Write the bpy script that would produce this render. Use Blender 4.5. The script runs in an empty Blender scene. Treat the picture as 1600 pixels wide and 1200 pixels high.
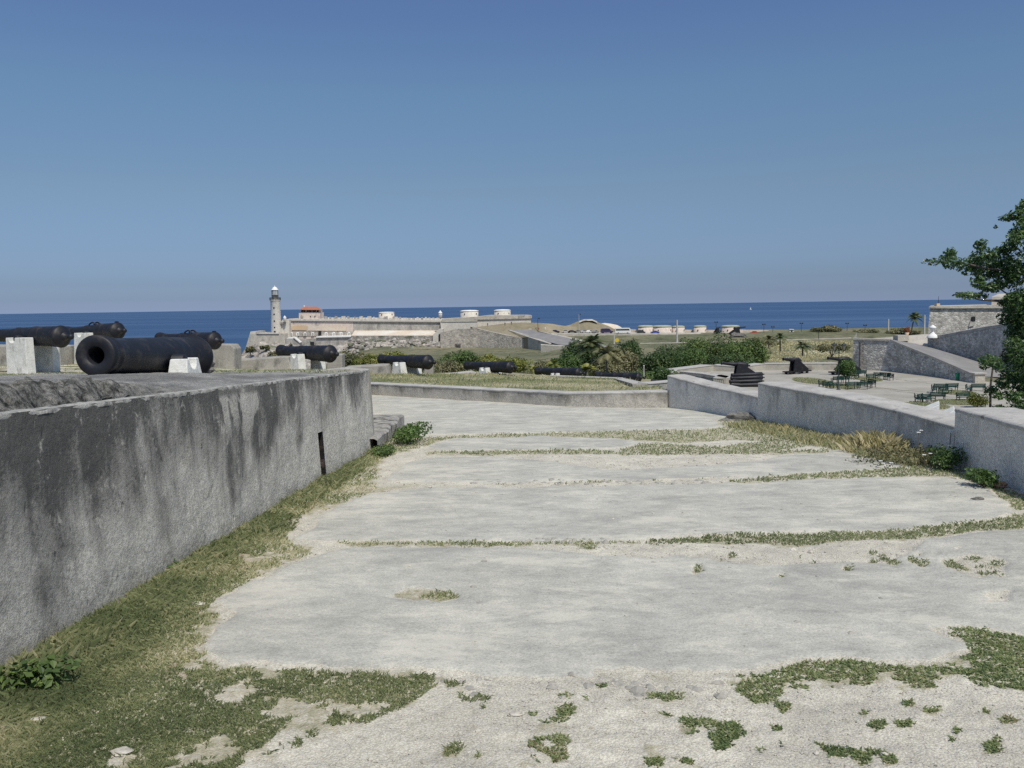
import bpy, math, random
import numpy as np
from mathutils import Vector, Matrix
random.seed(7); RNG = np.random.default_rng(7)
SC = bpy.context.scene
COL = SC.collection
# ------------------------------------------------------------------ camera
F = 1400.0; EYE = 1.65
PITCH = math.atan(122.0/F); ROLL = math.radians(-0.87)
cam_d = bpy.data.cameras.new("camera"); cam = bpy.data.objects.new("camera", cam_d); COL.objects.link(cam)
cam_d.sensor_width = 36; cam_d.lens = 36*F/1600; cam_d.clip_start = 0.1; cam_d.clip_end = 400000
CR = Matrix.Rotation(math.pi/2-PITCH, 3, 'X') @ Matrix.Rotation(ROLL, 3, 'Z')
cam.matrix_world = Matrix.Translation((0, 0, EYE)) @ CR.to_4x4()
SC.camera = cam
def ray(px, py):
    return CR @ Vector(((px-800)/F, (600-py)/F, -1))
def W(px, py, D):                      # point seen at photo pixel (px,py) at forward distance D
    d = ray(px, py); return Vector((d.x/d.y*D, D, EYE+d.z/d.y*D))
SL = 0.04
def Gp(px, py):                        # point on the sloping pavement
    d = ray(px, py); t = EYE/(-SL*d.y-d.z); return Vector((d.x*t, d.y*t, -SL*d.y*t))
def Zp(px, py, z):
    d = ray(px, py); t = (z-EYE)/d.z; return Vector((d.x*t, d.y*t, z))
CRI = np.array(CR.transposed())
def proj(P):                           # numpy world -> photo pixels
    q = (P-np.array([0, 0, EYE])) @ CRI.T
    return 800+F*q[:, 0]/-q[:, 2], 600-F*q[:, 1]/-q[:, 2]
# ------------------------------------------------------------------ value noise
def _hash(ix, iy, s):
    n = (ix*374761393+iy*668265263+s*362437) & 0xffffffff
    n = ((n ^ (n >> 13))*1274126177) & 0xffffffff
    return ((n ^ (n >> 16)) & 0xffff)/65535.0
def vnoise(x, y, s=0, octv=3):
    out = np.zeros_like(x, dtype=float); a = 1.0; tot = 0
    for o in range(octv):
        fx = np.floor(x); fy = np.floor(y); ix = fx.astype(np.int64); iy = fy.astype(np.int64)
        tx = x-fx; ty = y-fy; tx = tx*tx*(3-2*tx); ty = ty*ty*(3-2*ty)
        v = (_hash(ix, iy, s+o)*(1-tx)+_hash(ix+1, iy, s+o)*tx)*(1-ty)+(_hash(ix, iy+1, s+o)*(1-tx)+_hash(ix+1, iy+1, s+o)*tx)*ty
        out += a*v; tot += a; a *= .5; x = x*2.03; y = y*2.03
    return out/tot
def inpoly(x, y, poly):
    r = np.zeros(x.shape, bool); n = len(poly)
    for i in range(n):
        x1, y1 = poly[i]; x2, y2 = poly[(i+1) % n]
        if y1 == y2: continue
        c = ((y1 > y) != (y2 > y)) & (x < (x2-x1)*(y-y1)/(y2-y1)+x1)
        r ^= c
    return r
# ------------------------------------------------------------------ materials
def _nt(name):
    m = bpy.data.materials.new(name); m.use_nodes = True; nt = m.node_tree
    b = nt.nodes['Principled BSDF']; return m, nt, b
def N(nt, t, **kw):
    n = nt.nodes.new(t)
    for k, v in kw.items():
        if k.startswith('i_'):
            key = k[2:]; key = int(key) if key.isdigit() else key.replace('_', ' ')
            n.inputs[key].default_value = v
        else: setattr(n, k, v)
    return n
def L(nt, a, b): nt.links.new(a, b)
def coords(nt, scale=(1, 1, 1), kind='Object'):
    tc = N(nt, 'ShaderNodeTexCoord'); mp = N(nt, 'ShaderNodeMapping'); mp.inputs['Scale'].default_value = scale
    L(nt, tc.outputs[kind], mp.inputs['Vector']); return mp.outputs['Vector']
def noise(nt, vec, scale, detail=6, rough=.6, dist=0):
    n = N(nt, 'ShaderNodeTexNoise'); n.inputs['Scale'].default_value = scale; n.inputs['Detail'].default_value = detail
    n.inputs['Roughness'].default_value = rough; n.inputs['Distortion'].default_value = dist
    L(nt, vec, n.inputs['Vector']); return n.outputs['Fac']
def ramp(nt, fac, stops, interp='LINEAR'):
    r = N(nt, 'ShaderNodeValToRGB'); e = r.color_ramp.elements; r.color_ramp.interpolation = interp
    while len(e) < len(stops): e.new(.5)
    for i, (p, c) in enumerate(stops):
        e[i].position = p; c = (c, c, c) if isinstance(c, (int, float)) else c; e[i].color = (*c, 1)
    L(nt, fac, r.inputs['Fac']); return r.outputs['Color']
def mix(nt, a, b, fac, mode='MIX'):
    m = N(nt, 'ShaderNodeMix', data_type='RGBA', blend_type=mode)
    for sock, v in ((m.inputs[6], a), (m.inputs[7], b), (m.inputs[0], fac)):
        if hasattr(v, 'links') or hasattr(v, 'is_linked'): L(nt, v, sock)
        else: sock.default_value = (*v, 1) if isinstance(v, tuple) else v
    return m.outputs[2]
def mth(nt, op, a, b=None, clamp=False):
    m = N(nt, 'ShaderNodeMath', operation=op, use_clamp=clamp)
    for i, v in enumerate((a, b)):
        if v is None: continue
        if hasattr(v, 'is_linked'): L(nt, v, m.inputs[i])
        else: m.inputs[i].default_value = v
    return m.outputs[0]
def bump(nt, b, h, dist, strength=1.0, chain=None):
    n = N(nt, 'ShaderNodeBump'); n.inputs['Strength'].default_value = strength; n.inputs['Distance'].default_value = dist
    L(nt, h, n.inputs['Height'])
    if chain is not None: L(nt, chain, n.inputs['Normal'])
    L(nt, n.outputs[0], b.inputs['Normal']); return n.outputs[0]
def mat(name, stops, scale=3, rough=.9, bd=0, bs=None, stretch=(1, 1, 1), spec=.3, fine=.25, fs=None, vor=None, dark=None):
    m, nt, b = _nt(name); v = coords(nt, stretch)
    c = ramp(nt, noise(nt, v, scale), stops)
    if fine: c = mix(nt, c, ramp(nt, noise(nt, coords(nt), fs or scale*9, 4), [(.25, 1-fine), (.75, 1+fine*.0)]), 1.0, 'MULTIPLY')
    if vor:                            # masonry/rubble joints: (scale, joint colour, width)
        vo = N(nt, 'ShaderNodeTexVoronoi', feature='DISTANCE_TO_EDGE'); vo.inputs['Scale'].default_value = vor[0]
        L(nt, coords(nt, vor[3] if len(vor) > 3 else (1, 1, 1)), vo.inputs['Vector'])
        jf = ramp(nt, vo.outputs['Distance'], [(0, 1.0), (vor[2], 0.0)]); c = mix(nt, c, vor[1], jf)
    if dark:                           # (scale, colour, lo, hi, stretch)
        dn = ramp(nt, noise(nt, coords(nt, dark[4] if len(dark) > 4 else (1, 1, 1)), dark[0], 8, .65), [(dark[2], 0.0), (dark[3], 1.0)])
        c = mix(nt, c, dark[1], dn)
    L(nt, c, b.inputs['Base Color']); b.inputs['Roughness'].default_value = rough; b.inputs['Specular IOR Level'].default_value = spec
    if bd: bump(nt, b, noise(nt, coords(nt), bs or scale*6, 8, .65), bd)
    return m
def leafmat(name, cols, trans=.25, rough=.55):
    m, nt, b = _nt(name); a = N(nt, 'ShaderNodeAttribute', attribute_name='rnd')
    c = ramp(nt, a.outputs['Fac'], [(i/(len(cols)-1), cc) for i, cc in enumerate(cols)])
    L(nt, c, b.inputs['Base Color']); b.inputs['Roughness'].default_value = rough; b.inputs['Specular IOR Level'].default_value = .35
    tr = N(nt, 'ShaderNodeBsdfTranslucent'); L(nt, c, tr.inputs['Color'])
    ms = N(nt, 'ShaderNodeMixShader'); ms.inputs[0].default_value = trans
    out = nt.nodes['Material Output']; L(nt, b.outputs[0], ms.inputs[1]); L(nt, tr.outputs[0], ms.inputs[2]); L(nt, ms.outputs[0], out.inputs[0])
    return m
M = {}
def plaster(name, light, mid, darkc, amount, relief=.02, near=0.0):
    """weathered cement face: UV.y = height on the wall (0..1), black mildew running down from the top"""
    m, nt, b = _nt(name); uv = N(nt, 'ShaderNodeUVMap'); sx = N(nt, 'ShaderNodeSeparateXYZ'); L(nt, uv.outputs[0], sx.inputs[0])
    o = coords(nt); so = coords(nt, (1, 1, .16))
    n1 = noise(nt, so, 1.7, 8, .65, .4); n2 = noise(nt, o, 2.2, 9, .7); n3 = noise(nt, coords(nt, (1, 1, .07)), 9, 5, .6); n4 = noise(nt, o, 32, 6, .75)
    h = mth(nt, 'MULTIPLY', sx.outputs[1], .52)
    s = mth(nt, 'ADD', mth(nt, 'ADD', mth(nt, 'MULTIPLY', n1, .95), h), mth(nt, 'ADD', mth(nt, 'MULTIPLY', n3, .24), mth(nt, 'MULTIPLY', n2, .69)))
    s = mth(nt, 'ADD', s, mth(nt, 'MULTIPLY', mth(nt, 'SUBTRACT', n4, .5), .5)); s = mth(nt, 'ADD', s, amount); s = mth(nt, 'ADD', s, mth(nt, 'MULTIPLY', mth(nt, 'SUBTRACT', .55, sx.outputs[0]), near))
    s = mth(nt, 'ADD', s, mth(nt, 'MULTIPLY', mth(nt, 'SUBTRACT', noise(nt, o, .8, 5, .6), .5), .7))
    st = ramp(nt, mth(nt, 'MULTIPLY', s, .5), [(.50, 0.0), (.565, .5), (.64, 1.0)])
    base = ramp(nt, n2, [(.3, mid), (.62, light)])
    base = mix(nt, base, ramp(nt, n4, [(.33, .45), (.62, 1.05)]), .85, 'MULTIPLY')
    c = mix(nt, base, darkc, mth(nt, 'MULTIPLY', st, .93))
    # cleaner washed-off patches under the lip
    pt = ramp(nt, noise(nt, coords(nt, (1, 1, .5)), 1.15, 7, .62, .2), [(.585, 0.0), (.61, 1.0)])
    pt = mth(nt, 'MULTIPLY', pt, ramp(nt, sx.outputs[1], [(.62, 0.0), (.78, 1.0), (.93, 1.0), (.96, .2)])); pt = mth(nt, 'MULTIPLY', pt, .55)
    c = mix(nt, c, tuple(min(1, x*.95) for x in light), pt)
    # black lichen speckle, chips showing pale render, grime at the foot
    n5 = noise(nt, o, 14, 12, .85); c = mix(nt, c, tuple(q*.9 for q in darkc), mth(nt, 'MULTIPLY', ramp(nt, n5, [(.55, 0.0), (.61, .75)]), ramp(nt, mth(nt, 'MULTIPLY', s, .5), [(.42, .12), (.56, 1.0)])))
    c = mix(nt, c, tuple(min(1, q*1.08) for q in light), mth(nt, 'MULTIPLY', ramp(nt, noise(nt, coords(nt, (1, 1, .8)), 7, 12, .8, .3), [(.57, 0.0), (.62, .8)]), .55))
    c = mix(nt, c, (.17, .155, .12), mth(nt, 'MULTIPLY', ramp(nt, mth(nt, 'ADD', sx.outputs[1], mth(nt, 'MULTIPLY', noise(nt, o, 5, 8, .7), .35)), [(.20, 1.0), (.34, 0.0)]), .55))
    L(nt, c, b.inputs['Base Color']); b.inputs['Roughness'].default_value = .95; b.inputs['Specular IOR Level'].default_value = .2
    vp = N(nt, 'ShaderNodeTexVoronoi'); vp.inputs['Scale'].default_value = 5.5; L(nt, coords(nt, (1, 1.0, .55)), vp.inputs['Vector'])
    pit = ramp(nt, mth(nt, 'ADD', vp.outputs['Distance'], mth(nt, 'MULTIPLY', noise(nt, o, 20, 4), .12)), [(.10, 0.0), (.17, 1.0)])
    hh = mth(nt, 'ADD', mth(nt, 'MULTIPLY', noise(nt, o, 4.5, 12, .72), 1.0), mth(nt, 'MULTIPLY', noise(nt, o, 26, 8, .75), .30))
    bump(nt, b, mth(nt, 'ADD', hh, mth(nt, 'MULTIPLY', pit, .35)), relief)
    return m
M['wall_left'] = plaster('weathered_wall', (.68, .655, .58), (.52, .505, .455), (.080, .080, .076), -.12, .045, .32)
M['wall_right'] = plaster('grey_cement_wall', (.80, .77, .70), (.68, .655, .60), (.27, .265, .255), -.36, .02)
M['kerb'] = plaster('kerb_cement', (.62, .58, .51), (.50, .47, .41), (.17, .16, .135), -.28, .03)
M['coping'] = mat('coping_cement', [(.3, (.36, .35, .33)), (.6, (.52, .50, .46))], 2.5, .95, .006, 30, dark=(5, (.16, .155, .15), .56, .72))
M['lip'] = mat('lip_cement', [(.3, (.30, .29, .27)), (.6, (.50, .49, .45))], 9, .95, .015, 30, fine=.4, dark=(11, (.12, .12, .115), .5, .66))
M['iron'] = mat('black_painted_iron', [(.3, (.010, .011, .015)), (.7, (.018, .019, .025))], 6, .52, .002, 40, spec=.35, fine=.3, dark=(5, (.055, .047, .040), .52, .74))
M['white'] = mat('white_limewash', [(.3, (.60, .61, .56)), (.6, (.78, .78, .74))], 5, .9, .010, 22, fine=.2, dark=(5, (.33, .32, .28), .54, .72, (1, 1, .45)))
M['merlon'] = mat('merlon_cement', [(.3, (.30, .285, .25)), (.65, (.44, .42, .37))], 1.6, .95, .02, 14, dark=(2.2, (.15, .145, .13), .55, .7, (1, 1, .5)))
M['rubble'] = mat('rubble_stone', [(.3, (.10, .10, .095)), (.5, (.24, .23, .21)), (.7, (.38, .36, .33))], 7, .98, .05, 14, fine=.5, dark=(4, (.03, .03, .03), .52, .62))
def rubblemat(name, c1, c2, joint, sc=1.9):
    m, nt, b = _nt(name); v = coords(nt, (1, 1, 1.9)); wv = mix(nt, v, noise(nt, coords(nt), 1.2, 4), .0)
    vo = N(nt, 'ShaderNodeTexVoronoi'); vo.inputs['Scale'].default_value = sc; L(nt, v, vo.inputs['Vector'])
    ve = N(nt, 'ShaderNodeTexVoronoi', feature='DISTANCE_TO_EDGE'); ve.inputs['Scale'].default_value = sc; L(nt, v, ve.inputs['Vector'])
    sp = N(nt, 'ShaderNodeSeparateColor'); L(nt, vo.outputs['Color'], sp.inputs[0]); c = ramp(nt, sp.outputs[0], [(.1, c1), (.9, c2)])
    c = mix(nt, c, ramp(nt, noise(nt, coords(nt), .45, 7, .65), [(.35, .68), (.65, 1.18)]), 1.0, 'MULTIPLY')
    c = mix(nt, c, ramp(nt, noise(nt, coords(nt), 5, 5, .7), [(.3, .75), (.7, 1.1)]), 1.0, 'MULTIPLY')
    c = mix(nt, c, joint, mth(nt, 'MULTIPLY', ramp(nt, ve.outputs['Distance'], [(.02, 1.0), (.14, 0.0)]), ramp(nt, noise(nt, coords(nt), 1.1, 4), [(.4, .15), (.62, .75)])))
    c = mix(nt, c, (.12, .12, .115), ramp(nt, noise(nt, coords(nt, (1, 1, .22)), .5, 8, .7), [(.58, 0.0), (.74, .5)]))
    L(nt, c, b.inputs['Base Color']); b.inputs['Roughness'].default_value = .96; b.inputs['Specular IOR Level'].default_value = .15
    bump(nt, b, mix(nt, ve.outputs['Distance'], noise(nt, coords(nt), 3, 8, .7), .5), .25, .8); return m
M['stone_fort'] = rubblemat('grey_fort_stone', (.40, .385, .35), (.66, .63, .57), (.18, .172, .155))
M['stone_pale'] = mat('pale_stone', [(.3, (.42, .39, .33)), (.7, (.58, .54, .46))], .5, .95, .1, 3, fine=.2, dark=(.3, (.20, .19, .17), .56, .7))
M['morro_grey'] = mat('morro_grey_wall', [(.3, (.36, .34, .31)), (.7, (.58, .55, .49))], .35, .95, .2, 1.2, fine=.4, fs=1.2, dark=(.3, (.20, .195, .18), .52, .72, (1, 1, .35)))
M['morro_pink'] = mat('morro_pink_wall', [(.3, (.60, .50, .43)), (.7, (.72, .62, .54))], .15, .95, .1, 1, fine=.2, fs=1.2, dark=(.25, (.30, .27, .25), .55, .7))
M['morro_ochre'] = mat('morro_ochre_wall', [(.3, (.58, .42, .26)), (.7, (.64, .50, .36))], .15, .95, fine=.15)
M['morro_pale'] = mat('morro_pale_wall', [(.3, (.58, .54, .47)), (.7, (.72, .68, .60))], .3, .95, .1, 1, fine=.25, fs=1.5, dark=(.3, (.28, .26, .23), .56, .72))
M['cliff'] = mat('cliff_rock', [(.30, (.20, .19, .155)), (.48, (.44, .40, .35)), (.68, (.66, .61, .54))], .30, .97, .6, .7, fine=.6, fs=1.2, dark=(.10, (.12, .135, .08), .54, .64))
M['retain'] = mat('retaining_rubble', [(.3, (.30, .275, .235)), (.5, (.50, .46, .40)), (.7, (.66, .61, .53))], .55, .97, .4, 1.2, fine=.5, fs=1.8)
M['white_far'] = mat('white_paint_far', [(.3, (.74, .73, .70)), (.7, (.82, .81, .78))], .5, .8, fine=.1)
M['peach'] = mat('peach_roof', [(.3, (.62, .50, .38)), (.5, (.66, .57, .46)), (.7, (.72, .69, .62))], .09, .9, fine=.2, fs=1)
M['tile'] = mat('red_roof_tiles', [(.3, (.36, .13, .08)), (.7, (.46, .20, .13))], .8, .9, fine=.2)
M['dark'] = mat('dark_opening', [(.3, (.015, .015, .017)), (.7, (.03, .03, .03))], 1, .9, fine=0)
M['glass'] = mat('lantern_glass', [(.3, (.42, .46, .47)), (.7, (.55, .58, .58))], 1, .15, spec=.6, fine=.1)
M['lid'] = mat('mossy_lid', [(.3, (.33, .36, .27)), (.7, (.45, .47, .37))], .6, .9, fine=.2)
M['asphalt'] = mat('pale_asphalt', [(.3, (.20, .195, .19)), (.7, (.29, .28, .27))], .3, .95, fine=.15)
M['green_paint'] = mat('green_bench_paint', [(.3, (.008, .038, .030)), (.7, (.014, .058, .046))], 3, .5, fine=.1)
M['dark_metal'] = mat('dark_lamp_metal', [(.3, (.02, .03, .028)), (.7, (.035, .045, .04))], 3, .5, fine=.1)
M['bark'] = mat('bark', [(.3, (.08, .065, .05)), (.7, (.19, .16, .125))], 4, .95, .02, 20, stretch=(1, 1, .3))
M['palm_bark'] = mat('palm_bark', [(.3, (.12, .10, .08)), (.7, (.24, .21, .17))], 1.5, .95, fine=.3)
M['concrete_pole'] = mat('concrete_pole', [(.3, (.42, .41, .38)), (.7, (.52, .50, .47))], 1, .9, fine=.1)
M['earth'] = mat('red_earth', [(.3, (.36, .20, .13)), (.7, (.48, .30, .20))], 14, .95, .01, 40)
M['lamp_glass'] = mat('smoky_lamp_glass', [(.3, (.16, .15, .13)), (.7, (.22, .20, .17))], 3, .3, fine=0)
def carpaint(n, c):
    m, nt, b = _nt(n); L(nt, ramp(nt, noise(nt, coords(nt), 2), [(.3, tuple(x*.9 for x in c)), (.7, c)]), b.inputs['Base Color'])
    b.inputs['Roughness'].default_value = .3; b.inputs['Coat Weight'].default_value = .5; return m
for n_, c_ in dict(navy=(.02, .02, .10), silver=(.45, .46, .47), charcoal=(.05, .055, .06), whitecar=(.75, .75, .73), purple=(.05, .03, .12), blue=(.06, .09, .38), red=(.42, .06, .03), grey=(.22, .23, .24)).items(): M[n_] = carpaint('car_paint_'+n_, c_)
M['tyre'] = mat('tyre_rubber', [(.3, (.015,)*3), (.7, (.025,)*3)], 5, .9, fine=0)
M['carglass'] = carpaint('car_window_glass', (.02, .025, .03))
M['leaf_tree'] = leafmat('tree_leaves', [(.022, .045, .016), (.055, .105, .03), (.10, .175, .05), (.20, .28, .11)], .32, .36)
M['leaf_bush'] = leafmat('thicket_leaves', [(.035, .065, .02), (.08, .13, .038), (.14, .205, .055), (.22, .28, .10)], .3)
M['leaf_dark'] = leafmat('dark_thicket_leaves', [(.02, .04, .015), (.045, .08, .025), (.08, .13, .04), (.14, .19, .07)], .25)
M['leaf_olive'] = leafmat('olive_leaves', [(.07, .08, .035), (.14, .145, .07), (.22, .21, .10), (.34, .31, .17)], .25)
M['leaf_yellow'] = leafmat('yellow_green_leaves', [(.05, .07, .02), (.13, .16, .03), (.24, .25, .05), (.34, .32, .12)], .25)
M['leaf_round'] = leafmat('round_tree_leaves', [(.025, .055, .018), (.06, .11, .03), (.10, .17, .045), (.16, .24, .07)], .25)
M['leaf_palm'] = leafmat('palm_fronds', [(.035, .05, .025), (.07, .10, .04), (.12, .15, .06), (.24, .23, .12)], .2)
M['grass_blade'] = leafmat('grass_blades', [(.22, .26, .125), (.34, .385, .19), (.54, .53, .31), (.78, .72, .52)], .5)
M['weed_blade'] = leafmat('weed_leaves', [(.13, .18, .075), (.22, .28, .12), (.34, .38, .17), (.36, .26, .19)], .4)
M['dry_blade'] = leafmat('dry_grass', [(.34, .33, .13), (.52, .47, .25), (.68, .60, .36), (.80, .74, .52)], .4)
M['petal'] = mat('white_petals', [(.3, (.7, .7, .66)), (.7, (.8, .8, .76))], 5, .7, fine=0)
M['pebble'] = mat('pale_pebbles', [(.35, (.36, .33, .28)), (.65, (.66, .62, .54))], 9, .95, fine=.2, fs=90)
# ------------------------------------------------------------------ mesh builder
class MB:
    def __init__(s): s.v = []; s.f = []; s.uv = []; s.sm = []
    def add(s, vs, fs, uvs=None, smooth=False):
        o = len(s.v); s.v += [Vector(v) for v in vs]
        for i, f in enumerate(fs):
            s.f.append([o+k for k in f]); s.uv.append(uvs[i] if uvs else None); s.sm.append(smooth)
        return s
    def box(s, c, d, rz=0, taper=1.0, ty=None):
        x, y, z = d[0]/2, d[1]/2, d[2]/2; R = Matrix.Rotation(rz, 3, 'Z'); c = Vector(c); ty = taper if ty is None else ty
        vs = [c+R @ Vector((sx*x*(taper if sz > 0 else 1), sy*y*(ty if sz > 0 else 1), sz*z)) for sz in (-1, 1) for sx, sy in ((-1, -1), (1, -1), (1, 1), (-1, 1))]
        return s.add(vs, [(3, 2, 1, 0), (4, 5, 6, 7), (0, 1, 5, 4), (1, 2, 6, 5), (2, 3, 7, 6), (3, 0, 4, 7)])
    def prism(s, pts, vec):
        n = len(pts); pts = [Vector(p) for p in pts]; vec = Vector(vec)
        vs = pts+[p+vec for p in pts]
        return s.add(vs, [list(range(n)), list(range(2*n-1, n-1, -1))]+[(i, i+n, (i+1) % n+n, (i+1) % n) for i in range(n)])
    def cyl(s, a, b, r0, r1=None, n=12, caps=True, smooth=True):
        a = Vector(a); b = Vector(b); r1 = r0 if r1 is None else r1; d = (b-a).normalized()
        u = d.orthogonal().normalized(); w = d.cross(u); vs = []
        for p, r in ((a, r0), (b, r1)):
            for i in range(n):
                t = 2*math.pi*i/n; vs.append(p+u*math.cos(t)*r+w*math.sin(t)*r)
        s.add(vs, [(i, (i+1) % n, (i+1) % n+n, i+n) for i in range(n)], smooth=smooth)
        if caps: s.add(vs, [list(range(n-1, -1, -1)), list(range(n, 2*n))])
        return s
    def lathe(s, prof, org=(0, 0, 0), axis=(0, 0, 1), n=24, smooth=True):
        org = Vector(org); ax = Vector(axis).normalized(); u = ax.orthogonal().normalized(); w = ax.cross(u); vs = []; fs = []
        for (t, r) in prof:
            for i in range(n):
                a = 2*math.pi*i/n; vs.append(org+ax*t+u*math.cos(a)*r+w*math.sin(a)*r)
        for k in range(len(prof)-1):
            for i in range(n): fs.append((k*n+i, k*n+(i+1) % n, (k+1)*n+(i+1) % n, (k+1)*n+i))
        return s.add(vs, fs, smooth=smooth)
    def build(s, name, m, parent=None, origin=(0, 0, 0), bev=0):
        origin = Vector(origin); me = bpy.data.meshes.new(name); me.from_pydata([tuple(v-origin) for v in s.v], [], s.f); me.materials.append(m)
        me.polygons.foreach_set('use_smooth', s.sm)
        if any(u is not None for u in s.uv):
            ul = me.uv_layers.new(name='UVMap')
            for p, uv in zip(me.polygons, s.uv):
                if uv:
                    for li, c in zip(p.loop_indices, uv): ul.data[li].uv = c
        o = bpy.data.objects.new(name, me); COL.objects.link(o)
        if parent is not None: o.parent = parent
        else: o.location = origin
        if bev:
            b = o.modifiers.new('bevel', 'BEVEL'); b.width = bev; b.segments = 2; b.limit_method = 'ANGLE'
        return o
def T(o, label, cat, group=None, kind=None):
    o['label'] = label; o['category'] = cat
    if group: o['group'] = group
    if kind: o['kind'] = kind
    return o
def S(o, kind='structure', label=None):
    o['kind'] = kind
    if label: o['label'] = label
    return o
def empty(name, loc, rz=0):
    o = bpy.data.objects.new(name, None); o.location = loc; o.rotation_euler.z = rz; o.empty_display_size = .2; COL.objects.link(o); return o
def copytree(o, parent=None):
    c = o.copy(); COL.objects.link(c)
    if parent is not None: c.parent = parent
    for ch in list(o.children): copytree(ch, c)
    return c
def rawmesh(name, V, Fq, m, rnd=None, smooth=False, parent=None, origin=None):
    """fast numpy mesh; Fq (n,k) faces of equal size"""
    me = bpy.data.meshes.new(name); V = np.asarray(V, np.float32); Fq = np.asarray(Fq, np.int32)
    if origin is not None: V = V-np.array(origin, np.float32)
    k = Fq.shape[1]; me.vertices.add(len(V)); me.vertices.foreach_set('co', V.ravel())
    me.loops.add(Fq.size); me.loops.foreach_set('vertex_index', Fq.ravel())
    me.polygons.add(len(Fq)); me.polygons.foreach_set('loop_start', np.arange(0, Fq.size, k, dtype=np.int32))
    me.polygons.foreach_set('loop_total', np.full(len(Fq), k, np.int32))
    me.polygons.foreach_set('use_smooth', np.full(len(Fq), smooth))
    me.update(calc_edges=True)
    if rnd is not None:
        a = me.attributes.new('rnd', 'FLOAT', 'FACE'); a.data.foreach_set('value', np.asarray(rnd, np.float32))
    me.materials.append(m); o = bpy.data.objects.new(name, me); COL.objects.link(o)
    if parent is not None: o.parent = parent
    elif origin is not None: o.location = origin
    return o
def unit(a): return a/np.maximum(np.linalg.norm(a, axis=1, keepdims=True), 1e-9)
def leaf_geo(P, size, asp=.5, up=.3, nrm=None):
    """diamond leaves at points P"""
    n = len(P); size = np.asarray(size)*np.ones(n)
    nr = RNG.normal(size=(n, 3)); nr[:, 2] += up*2
    if nrm is not None: nr += nrm*1.2
    nr = unit(nr); t = unit(np.cross(nr, RNG.normal(size=(n, 3)))); b = np.cross(nr, t)
    s = size[:, None]; V = np.stack([P-t*s*.5, P+b*s*asp*.5+nr*s*.06, P+t*s*.5, P-b*s*asp*.5+nr*s*.06], 1).reshape(-1, 3)
    return V, np.arange(4*n).reshape(n, 4)
def clump_points(clumps, n, surf=.75):
    cl = np.array([c[:6] for c in clumps], float); wgt = cl[:, 3]*cl[:, 4]+cl[:, 4]*cl[:, 5]+cl[:, 3]*cl[:, 5]; wgt /= wgt.sum()
    idx = RNG.choice(len(cl), n, p=wgt); d = unit(RNG.normal(size=(n, 3)))
    r = np.where(RNG.random(n) < surf, 1-.22*RNG.random(n)**1.5, RNG.random(n)**.5)
    r = r*(1+.18*np.sin(d[:, 0]*5+idx)+.14*np.sin(d[:, 1]*7+idx*2)+.12*np.sin(d[:, 2]*6+idx*3))
    return cl[idx, :3]+d*r[:, None]*cl[idx, 3:6], d, idx
def foliage(name, clumps, n, size, m, parent=None, origin=None, asp=.5, surf=.75, up=.3):
    P, d, idx = clump_points(clumps, n, surf)
    V, Fq = leaf_geo(P, size*(.6+.8*RNG.random(n)), asp, up, d)
    cr = RNG.random(len(clumps))
    rnd = np.clip(.55*cr[idx]+.45*RNG.random(n)+.0, 0, 1)
    return rawmesh(name, V, Fq, m, rnd, parent=parent, origin=origin)
def blades(name, P, h, w, m, lean=.35, parent=None, origin=None, rnd=None, seg=2):
    n = len(P); P = np.asarray(P, float); h = np.asarray(h)*np.ones(n); w = np.asarray(w)*np.ones(n)
    a = RNG.random(n)*2*np.pi; dr = np.stack([np.cos(a), np.sin(a), np.zeros(n)], 1); sd = np.stack([-np.sin(a), np.cos(a), np.zeros(n)], 1)
    ln = (lean*(.3+RNG.random(n)))[:, None]; up = np.array([[0, 0, 1.]]); H = h[:, None]; Wd = w[:, None]
    m1 = P+up*H*.6+dr*H*ln*.5; tp = P+up*H*(1-.25*ln)+dr*H*ln*1.5
    V = np.stack([P-sd*Wd*.5, P+sd*Wd*.5, m1+sd*Wd*.4, tp, m1-sd*Wd*.4], 1).reshape(-1, 3)
    b = np.arange(n)*5
    Fq = np.stack([b, b+1, b+2, b+3, b+4], 1)
    if rnd is None: rnd = RNG.random(n)
    return rawmesh(name, V, Fq, m, rnd, parent=parent, origin=origin)
def rock(mb, c, r, seed, sq=(1, 1, .7), n=10):
    rr = random.Random(seed); ph = [rr.random()*6 for _ in range(6)]; vs = []; fs = []; k = n*2
    for i in range(n+1):
        th = math.pi*i/n
        for j in range(k):
            a = 2*math.pi*j/k; d = Vector((math.sin(th)*math.cos(a), math.sin(th)*math.sin(a), math.cos(th)))
            q = 1+.18*math.sin(3*d.x+ph[0])*math.sin(4*d.y+ph[1])+.14*math.sin(7*d.z+ph[2]+3*d.x)+.08*math.sin(11*d.x+ph[3])*math.cos(9*d.y+ph[4])
            vs.append(Vector(c)+Vector((d.x*sq[0], d.y*sq[1], d.z*sq[2]))*r*q)
    for i in range(n):
        for j in range(k): fs.append((i*k+j, (i+1)*k+j, (i+1)*k+(j+1) % k, i*k+(j+1) % k))
    mb.add(vs, fs); return mb

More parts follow.
